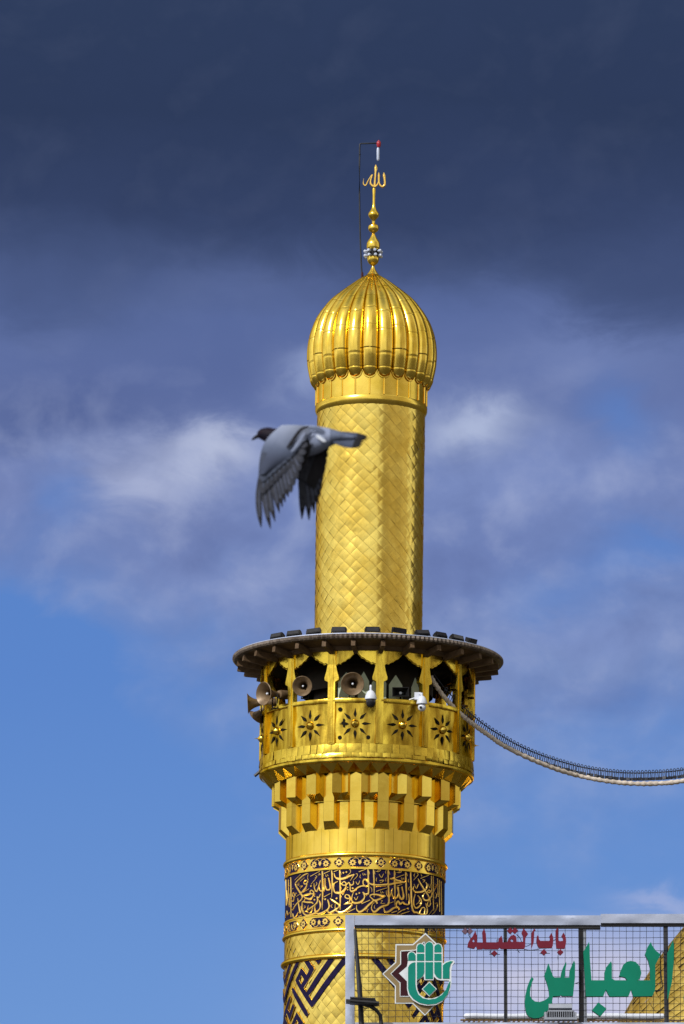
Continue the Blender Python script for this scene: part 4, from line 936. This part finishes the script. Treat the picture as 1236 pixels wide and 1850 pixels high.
cells = [[(472, 560), (472, 480), (492, 445), (520, 432), (555, 442), (580, 478), (580, 560)],
         [(602, 435), (604, 352), (622, 322), (655, 307), (690, 320), (710, 347), (710, 435)], [(602, 457), (710, 457), (710, 561), (602, 561)],
         [(727, 561), (727, 332), (747, 297), (785, 280), (825, 297), (840, 332), (840, 561)],
         [(860, 435), (862, 352), (882, 324), (920, 310), (953, 327), (966, 362), (966, 435)], [(860, 457), (966, 457), (966, 561), (860, 561)],
         [(578, 582), (578, 900), (588, 980), (622, 1062), (690, 1119), (780, 1138), (880, 1123), (972, 1068), (1033, 990), (1063, 920), (1087, 870), (1098, 870), (1093, 950), (1058, 1060), (990, 1148), (880, 1203), (760, 1213), (640, 1188), (547, 1128), (492, 1060), (470, 980), (470, 662), (492, 622), (532, 592)],
         [(602, 582), (710, 582), (710, 740), (690, 788), (650, 822), (602, 843)], [(727, 582), (840, 582), (840, 833), (727, 833)], [(860, 582), (966, 582), (966, 828), (930, 826), (890, 798), (866, 758), (860, 740)],
         [(987, 632), (1030, 592), (1100, 567), (1138, 570), (1103, 610), (1086, 680), (1086, 828), (987, 828)]]
m = MB()
for i, c_ in enumerate(cells): m.plate([px2(OE, c_)], mpS, .10, .110)
m.build('hand_inlay', M['teal'], hand, 0)
m = MB(); m.plate([dia(OE, 787, 982, 112)], mpS, .03, .105, 0, 1); dm = m.build('diamond_plate', [M['trim'], M['stile']], sgn, 0)
m = MB(); m.plate([dia(OE, 787, 982, 97)], mpS, .10, .11); m.build('diamond_inlay', M['teal'], dm, 0)
m = MB(); m.plate([quad(767, 1672, 773, 1692)], mpS, -.03, .02); m.build('hanger', M['black'], sgn, 0)
# letter feed wires
m = MB()
def wl(org, pts, r=.004): m.tube([mpS(x, z, .035) for x, z in px2(org, spline(pts, 5))], r, 5)
wl(OG2, [(885, 1005), (940, 1000), (972, 960), (955, 780), (950, 560), (965, 535), (1000, 540)], .006)
wl(OR, [(125, 140), (145, 178), (150, 190)]); wl(OR, [(635, 140), (670, 175), (690, 220)]); wl(OR, [(725, 268), (760, 262), (795, 238)]); wl(OR, [(720, 300), (790, 310), (880, 296)])
wl(OR, [(440, 190), (428, 205), (430, 228)]); wl(OR, [(1030, 210), (1050, 195)]); wl(OR, [(370, 310), (352, 330), (372, 350)])
wl(OR, [(345, 354), (460, 354)]); wl(OR, [(880, 346), (990, 342)]); wl(OR, [(1078, 365), (1077, 408)]); wl(OR, [(640, 303), (670, 335)]); wl(OG1, [(962, 775), (1040, 748)])
m.build('feed_wires', M['wire'], sgn, 50)
# floodlight seen from behind, on the bottom rail
e = empty('sign_floodlight', 'grey finned floodlight on the bottom rail under the green lettering', 'floodlight', S(1011, 1849, -.25))
u = .00583; m = MB()
m.box((0, 0, 2.2*u), (59*u, .16, 4*u)); m.box((-27*u, .02, 8*u), (4*u, .14, 13*u)); m.box((27*u, .02, 8*u), (4*u, .14, 13*u)); m.build('tray', M['ltgrey'], e, 0)
m = MB(); m.box((0, .03, 11*u), (50*u, .09, 13*u)); m.build('heat_sink', M['black'], e, 0)
m = MB()
for k in range(13): m.box((-23*u+k*3.85*u, -.02, 11*u), (1.1*u, .03, 11.5*u))
m.build('fins', M['ltgrey'], e, 0)
m = MB(); rl_ = Matrix.Rotation(rad(-24), 3, 'X'); m.box((0, .02, 22*u), (42*u, .11, 8.5*u), 0, rl_); m.box((0, .0, 17*u), (44*u, .05, 2.5*u)); m.build('lid', M['ltgrey'], e, 0)
# floodlight on a bent arm beside the side post
e = empty('arm_floodlight', 'black finned floodlight on a bent arm before the side post of the sign', 'floodlight', S(655, 1819, -.35))
m = MB(); rt = Matrix.Rotation(rad(4), 3, 'Y'); 
m.box((0, 0, 0), (60*u, .26, 3.2*u), 0, rt); m.box((2*u, 0, -2.6*u), (50*u, .2, 2*u), 0, rt)
m.plate([[(-24*u, 2*u), (22*u, -.2*u), (27*u, -1*u), (22*u, 8.5*u), (-21*u, 10*u)]], lambda x, z, d: Vector((x, -d, z)), -.09, .0); m.build('housing', M['stile'], e, 0)
m = MB()
for k in range(17): m.box((-22*u+k*2.6*u, -.03, (5.6-k*.14)*u), (1.0*u, .09, 8*u))
m.build('fins', M['black'], e, 0)
m = MB(); m.tube([(2*u, 0, -3*u), (14*u, .02, -6*u), (25*u, .04, -13*u), (32*u, .06, -22*u), (34*u, .06, -40*u)], .022, 8); m.build('bent_arm', M['stile'], e, 50)
m = MB(); m.tube([(-2*u, .08, -4*u), (3*u, .05, -9*u), (10*u, .05, -9*u), (13*u, .05, -5*u)], .005, 5); m.build('loop_wire', M['wire'], e, 50)
m = MB(); p0, p1, p2 = S(641.5, 1682, -.12), S(651, 1810, -.2), S(655, 1900, -.2); o_ = p0.copy()
m.tube([p0-o_, p1-o_, p2-o_], [.016, .028, .03], 8); o = m.build('leaning_pole', M['stile'], None, 50); o.location = o_
tag(o, 'thin dark pole leaning against the sign frame behind the bent-arm floodlight', 'pole')
# white roll over a lattice boom behind the mesh
e = empty('rolled_awning', 'white rolled awning lying on a brown lattice boom behind the mesh', 'awning', S(838, 1850, 1.2))
EO = e.location; Y2 = YS+1.2; p_ = lambda x, y, dy=0: Vector((at(x, y, Y2).x, Y2+dy, at(x, y, Y2).z))-EO
m = MB(); xs = [838, 839.5, 842]+[842+i*17 for i in range(1, 21)]+[1199, 1200]
m.tube([p_(x, 1836.3+.5*sin(x*.05)) for x in xs], [.012, .024]+[.033+.0015*sin(i*2.1) for i in range(len(xs)-4)]+[.03, .02], 12); m.build('roll', M['white'], e, 50)
m = MB(); m.tube([p_(832, 1842.8), p_(1236, 1843.6)], .011, 6); m.tube([p_(832, 1850), p_(1236, 1850.5)], .011, 6)
for k in range(44): m.tube([p_(834+k*9, 1850), p_(841+k*9, 1843)], .010, 5)
m.build('lattice_boom', mat('rusty_lattice', (.20, .13, .05), (.10, .06, .025), .7), e, 40)
m = MB(); m.plate([[(p_(832, 1858).x, p_(832, 1858).z), (p_(1236, 1858).x, p_(832, 1858).z), (p_(1236, 1845).x, p_(832, 1845).z), (p_(832, 1845).x, p_(832, 1845).z)]], lambda x, z, d: Vector((x, .12-d, z)), 0, .03); m.build('tiled_edge', M['blue'], e, 0)
# ================================================================== pigeon
YP = 16.2; PK = (YP/ray(560, 850).y)/F
po = at(552, 795, YP); bird = None
def B(px, py, dy=0): return Vector(((px-552)*PK, dy*PK, (795-py)*PK))
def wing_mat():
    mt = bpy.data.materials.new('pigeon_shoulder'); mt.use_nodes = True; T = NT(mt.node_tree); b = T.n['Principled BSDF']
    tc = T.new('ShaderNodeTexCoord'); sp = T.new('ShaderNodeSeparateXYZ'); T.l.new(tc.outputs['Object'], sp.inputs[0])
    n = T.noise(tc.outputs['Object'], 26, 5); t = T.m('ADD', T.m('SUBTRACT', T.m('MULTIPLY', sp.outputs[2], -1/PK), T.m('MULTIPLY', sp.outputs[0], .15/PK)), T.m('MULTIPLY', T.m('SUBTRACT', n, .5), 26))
    T.put(b.inputs['Base Color'], T.ramp(T.m('DIVIDE', T.m('ADD', t, 20), 100), [(0, (.25, .29, .41, 1)), (.3, (.17, .205, .31, 1)), (.5, (.095, .12, .195, 1)), (.75, (.05, .062, .105, 1)), (1, (.04, .05, .085, 1))]))  # plumage tones, darkened downward to paint in the lower wing's shade
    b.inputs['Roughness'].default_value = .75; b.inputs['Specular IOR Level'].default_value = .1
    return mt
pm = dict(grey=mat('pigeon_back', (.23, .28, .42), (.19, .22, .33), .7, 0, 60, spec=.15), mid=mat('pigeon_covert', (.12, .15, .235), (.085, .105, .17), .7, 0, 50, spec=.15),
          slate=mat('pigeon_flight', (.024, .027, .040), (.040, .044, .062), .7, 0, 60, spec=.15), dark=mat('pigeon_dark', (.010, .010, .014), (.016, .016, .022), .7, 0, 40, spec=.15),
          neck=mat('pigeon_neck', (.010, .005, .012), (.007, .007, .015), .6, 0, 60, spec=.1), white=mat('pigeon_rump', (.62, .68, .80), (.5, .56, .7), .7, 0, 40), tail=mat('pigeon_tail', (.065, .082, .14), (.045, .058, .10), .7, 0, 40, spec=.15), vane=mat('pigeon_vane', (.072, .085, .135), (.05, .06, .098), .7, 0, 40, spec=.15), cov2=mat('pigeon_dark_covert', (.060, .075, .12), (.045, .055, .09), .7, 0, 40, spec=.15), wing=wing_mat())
PMK = list(pm); PI_ = {k: i for i, k in enumerate(PMK)}
m = MB()
rings = [(465.5, 778.5, 42, 3.5, 3.5), (467.5, 777.5, 42, 7.5, 7), (473.5, 775.5, 41, 11.5, 10), (482, 776, 39, 13.6, 12), (490, 778.5, 37, 14, 13), (499, 781.5, 33, 16, 15), (512, 786, 28, 21, 20), (530, 791, 20, 26, 26), (550, 794.5, 10, 29, 28), (570, 795, 0, 26, 26), (590, 793.5, -10, 18.5, 22), (608, 794, -18, 12, 18), (622, 796, -22, 8, 14), (640, 798, -28, 4, 8)]
rings = spline(rings, 3)
ids = []
for i, (x, y, d, rv, rd_) in enumerate(rings):
    a, b = rings[max(i-1, 0)], rings[min(i+1, len(rings)-1)]; tx, tz = b[0]-a[0], -(b[1]-a[1]); l = hypot(tx, tz); tx, tz = tx/l, tz/l
    ids.append([m.add(B(x, y, d)+Vector((-tz*cos(q)*rv*PK, sin(q)*rd_*PK, tx*cos(q)*rv*PK))) for q in [2*pi*k/20 for k in range(20)]])
for i in range(len(ids)-1):
    for k in range(20):
        x = (rings[i][0]+rings[i+1][0])/2; mi = 'neck' if x < 499+9*cos(2*pi*k/20) else ('grey' if x < 596 else 'mid')
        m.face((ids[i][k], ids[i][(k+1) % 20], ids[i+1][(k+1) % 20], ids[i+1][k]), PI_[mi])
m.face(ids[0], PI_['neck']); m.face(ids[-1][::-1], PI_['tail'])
def feather(base, tip, w, mi, tipmi=None, cam=2.0, bend=0.0, vane=None, blunt=False):
    """one vane: base/tip = (px, py, depth); pointed oval with a raised shaft"""
    b, t = Vector(base), Vector(tip); d = t-b; L = d.length; n = Vector((-d.y, d.x, 0)).normalized()
    rows = []
    for i in range(11):
        s_ = i/10; wd = w/2*min(1, .55+1.2*s_)*((1-max(0, (s_-.75)/.25)**2.6*.75) if blunt else (1-max(0, (s_-.6)/.4)**2)) if (i < 10 or blunt) else .4
        c = b+d*s_+n*bend*sin(pi*s_)*L; 
        rows.append([m.add(B(*(c+n*wd*q+Vector((0, 0, -cam*(1-q*q)))))) for q in (-1, -.35, .1, 1)])
    for i in range(10):
        for k in range(3):
            mm = tipmi if (tipmi and i >= (7 if mi == 'tail' else 8)) else (vane if (vane and k == 1 and i < 8) else mi)
            m.face((rows[i][k], rows[i][k+1], rows[i+1][k+1], rows[i+1][k]), PI_[mm])
# tail fan, dark tips
for i, (tx_, ty_) in enumerate([(664, 794.5), (664.5, 798), (662, 801), (657, 806.5), (655, 811.5), (652, 815.5)]):
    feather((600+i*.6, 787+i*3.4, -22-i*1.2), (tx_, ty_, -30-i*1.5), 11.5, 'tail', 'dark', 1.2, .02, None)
# far wing
FT = [(545.5, 936), (558.5, 938), (568, 925), (574, 910), (578, 896), (581, 882), (583, 867), (586, 853), (588.5, 839), (590.5, 825), (592, 812)]
for i, (tx_, ty_) in enumerate(FT):
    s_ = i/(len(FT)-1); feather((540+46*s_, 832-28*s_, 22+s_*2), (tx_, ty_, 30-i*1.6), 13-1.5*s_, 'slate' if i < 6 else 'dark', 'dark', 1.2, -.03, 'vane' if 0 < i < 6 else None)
def patch(A, Bc, d0, d1, bul, mi_fn, n=14, k=10):
    A, Bc = spline(A, 5), spline(Bc, 5)
    pick = lambda Q, t: [Q[min(int(t*(len(Q)-1)), len(Q)-2)][c]*(1-(t*(len(Q)-1)-min(int(t*(len(Q)-1)), len(Q)-2)))+Q[min(int(t*(len(Q)-1)), len(Q)-2)+1][c]*(t*(len(Q)-1)-min(int(t*(len(Q)-1)), len(Q)-2)) for c in (0, 1)]
    g_ = []
    for i in range(n+1):
        a, b = pick(A, i/n), pick(Bc, i/n); row = []
        for j in range(k+1):
            t = j/k; row.append(m.add(B(a[0]*(1-t)+b[0]*t, a[1]*(1-t)+b[1]*t, d0+(d1-d0)*i/n-bul*sin(pi*min(1, t*1.0+.0))*(1-.4*i/n))))
        g_.append(row)
    for i in range(n):
        for j in range(k): m.face((g_[i][j], g_[i][j+1], g_[i+1][j+1], g_[i+1][j]), PI_[mi_fn(i/n, j/k)])
patch([(560, 798), (550, 812), (541, 832), (536, 856)], [(594, 800), (590, 822), (583, 850), (568, 882)], 18, 22, 3, lambda a, b: 'dark' if b > .45 or a < .3 else 'slate')
# near wing: flight feathers, a row of coverts over their roots, then the smooth shoulder
NTp = [(473, 960), (489.5, 962), (497.5, 949), (505, 933.5), (510.5, 923), (515.5, 914.5), (521, 905), (526, 896), (531, 884), (536, 871), (541, 857), (545, 843), (549, 829), (552.5, 815)]
for i, (tx_, ty_) in enumerate(NTp):
    s_ = i/(len(NTp)-1); bx, by = 472+68*s_**.9, 860-62*s_
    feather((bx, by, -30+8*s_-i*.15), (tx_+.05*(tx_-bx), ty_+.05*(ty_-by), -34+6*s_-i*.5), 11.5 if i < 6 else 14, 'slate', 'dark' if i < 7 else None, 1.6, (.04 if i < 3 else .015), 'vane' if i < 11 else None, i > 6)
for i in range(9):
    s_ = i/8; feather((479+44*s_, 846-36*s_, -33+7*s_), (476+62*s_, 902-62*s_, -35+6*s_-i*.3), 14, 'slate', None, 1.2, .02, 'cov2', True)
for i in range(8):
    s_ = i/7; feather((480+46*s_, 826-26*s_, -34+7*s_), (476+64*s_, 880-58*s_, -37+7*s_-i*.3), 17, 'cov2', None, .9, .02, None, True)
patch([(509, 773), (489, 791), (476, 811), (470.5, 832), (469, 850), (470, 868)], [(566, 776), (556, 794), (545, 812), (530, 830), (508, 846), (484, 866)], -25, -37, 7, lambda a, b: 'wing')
def stroke(pts, dd, mi):
    rows = []
    S_ = spline(pts, 5)
    for i, (x, y, w) in enumerate(S_):
        a, b = S_[max(i-1, 0)], S_[min(i+1, len(S_)-1)]; dx, dy = b[0]-a[0], b[1]-a[1]; l = hypot(dx, dy)
        rows.append([m.add(B(x-dy/l*w/2*q, y+dx/l*w/2*q, dd-(1.0 if q == 0 else 0))) for q in (-1, 0, 1)])
    for a, b in zip(rows, rows[1:]):
        for k in (0, 1): m.face((a[k], a[k+1], b[k+1], b[k]), PI_[mi])
stroke([(558, 779, 3), (546, 783, 5), (537, 793, 6), (527, 808, 6), (519, 818, 3)], -38, 'dark')
stroke([(552, 790, 4), (543, 803, 7), (533, 818, 5), (526, 826, 2)], -37, 'grey')
stroke([(560, 780, 4), (572, 781, 8), (583, 787, 9), (592, 796, 4)], -30, 'mid')
stroke([(566, 790, 8), (556, 806, 16), (548, 830, 18), (540, 852, 12), (536, 872, 5)], -20, 'dark')
stroke([(572, 794, 5), (578, 798, 6), (585, 803, 5.5), (589, 805, 2)], -31, 'white')
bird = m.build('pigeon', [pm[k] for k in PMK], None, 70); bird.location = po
tag(bird, 'grey pigeon in flight, wings swept down, crossing in front of the golden shaft', 'pigeon')
m = MB(); m.tube([B(467, 777.5, 42), B(461, 780, 43), B(456.5, 783, 44), B(454, 785, 44)], [4.2*PK, 3.2*PK, 2.2*PK, .8*PK], 10); m.build('beak', pm['dark'], bird, 60)
m = MB(); m.lathe([(.001, 0), (.0022, .0005), (.0017, .0016), (.0006, .002)], 12, 0, B(472.5, 773.5, 32.3), Vector((-.25, -1, .1)).normalized()); m.build('eye', M['crimside'], bird, 60)
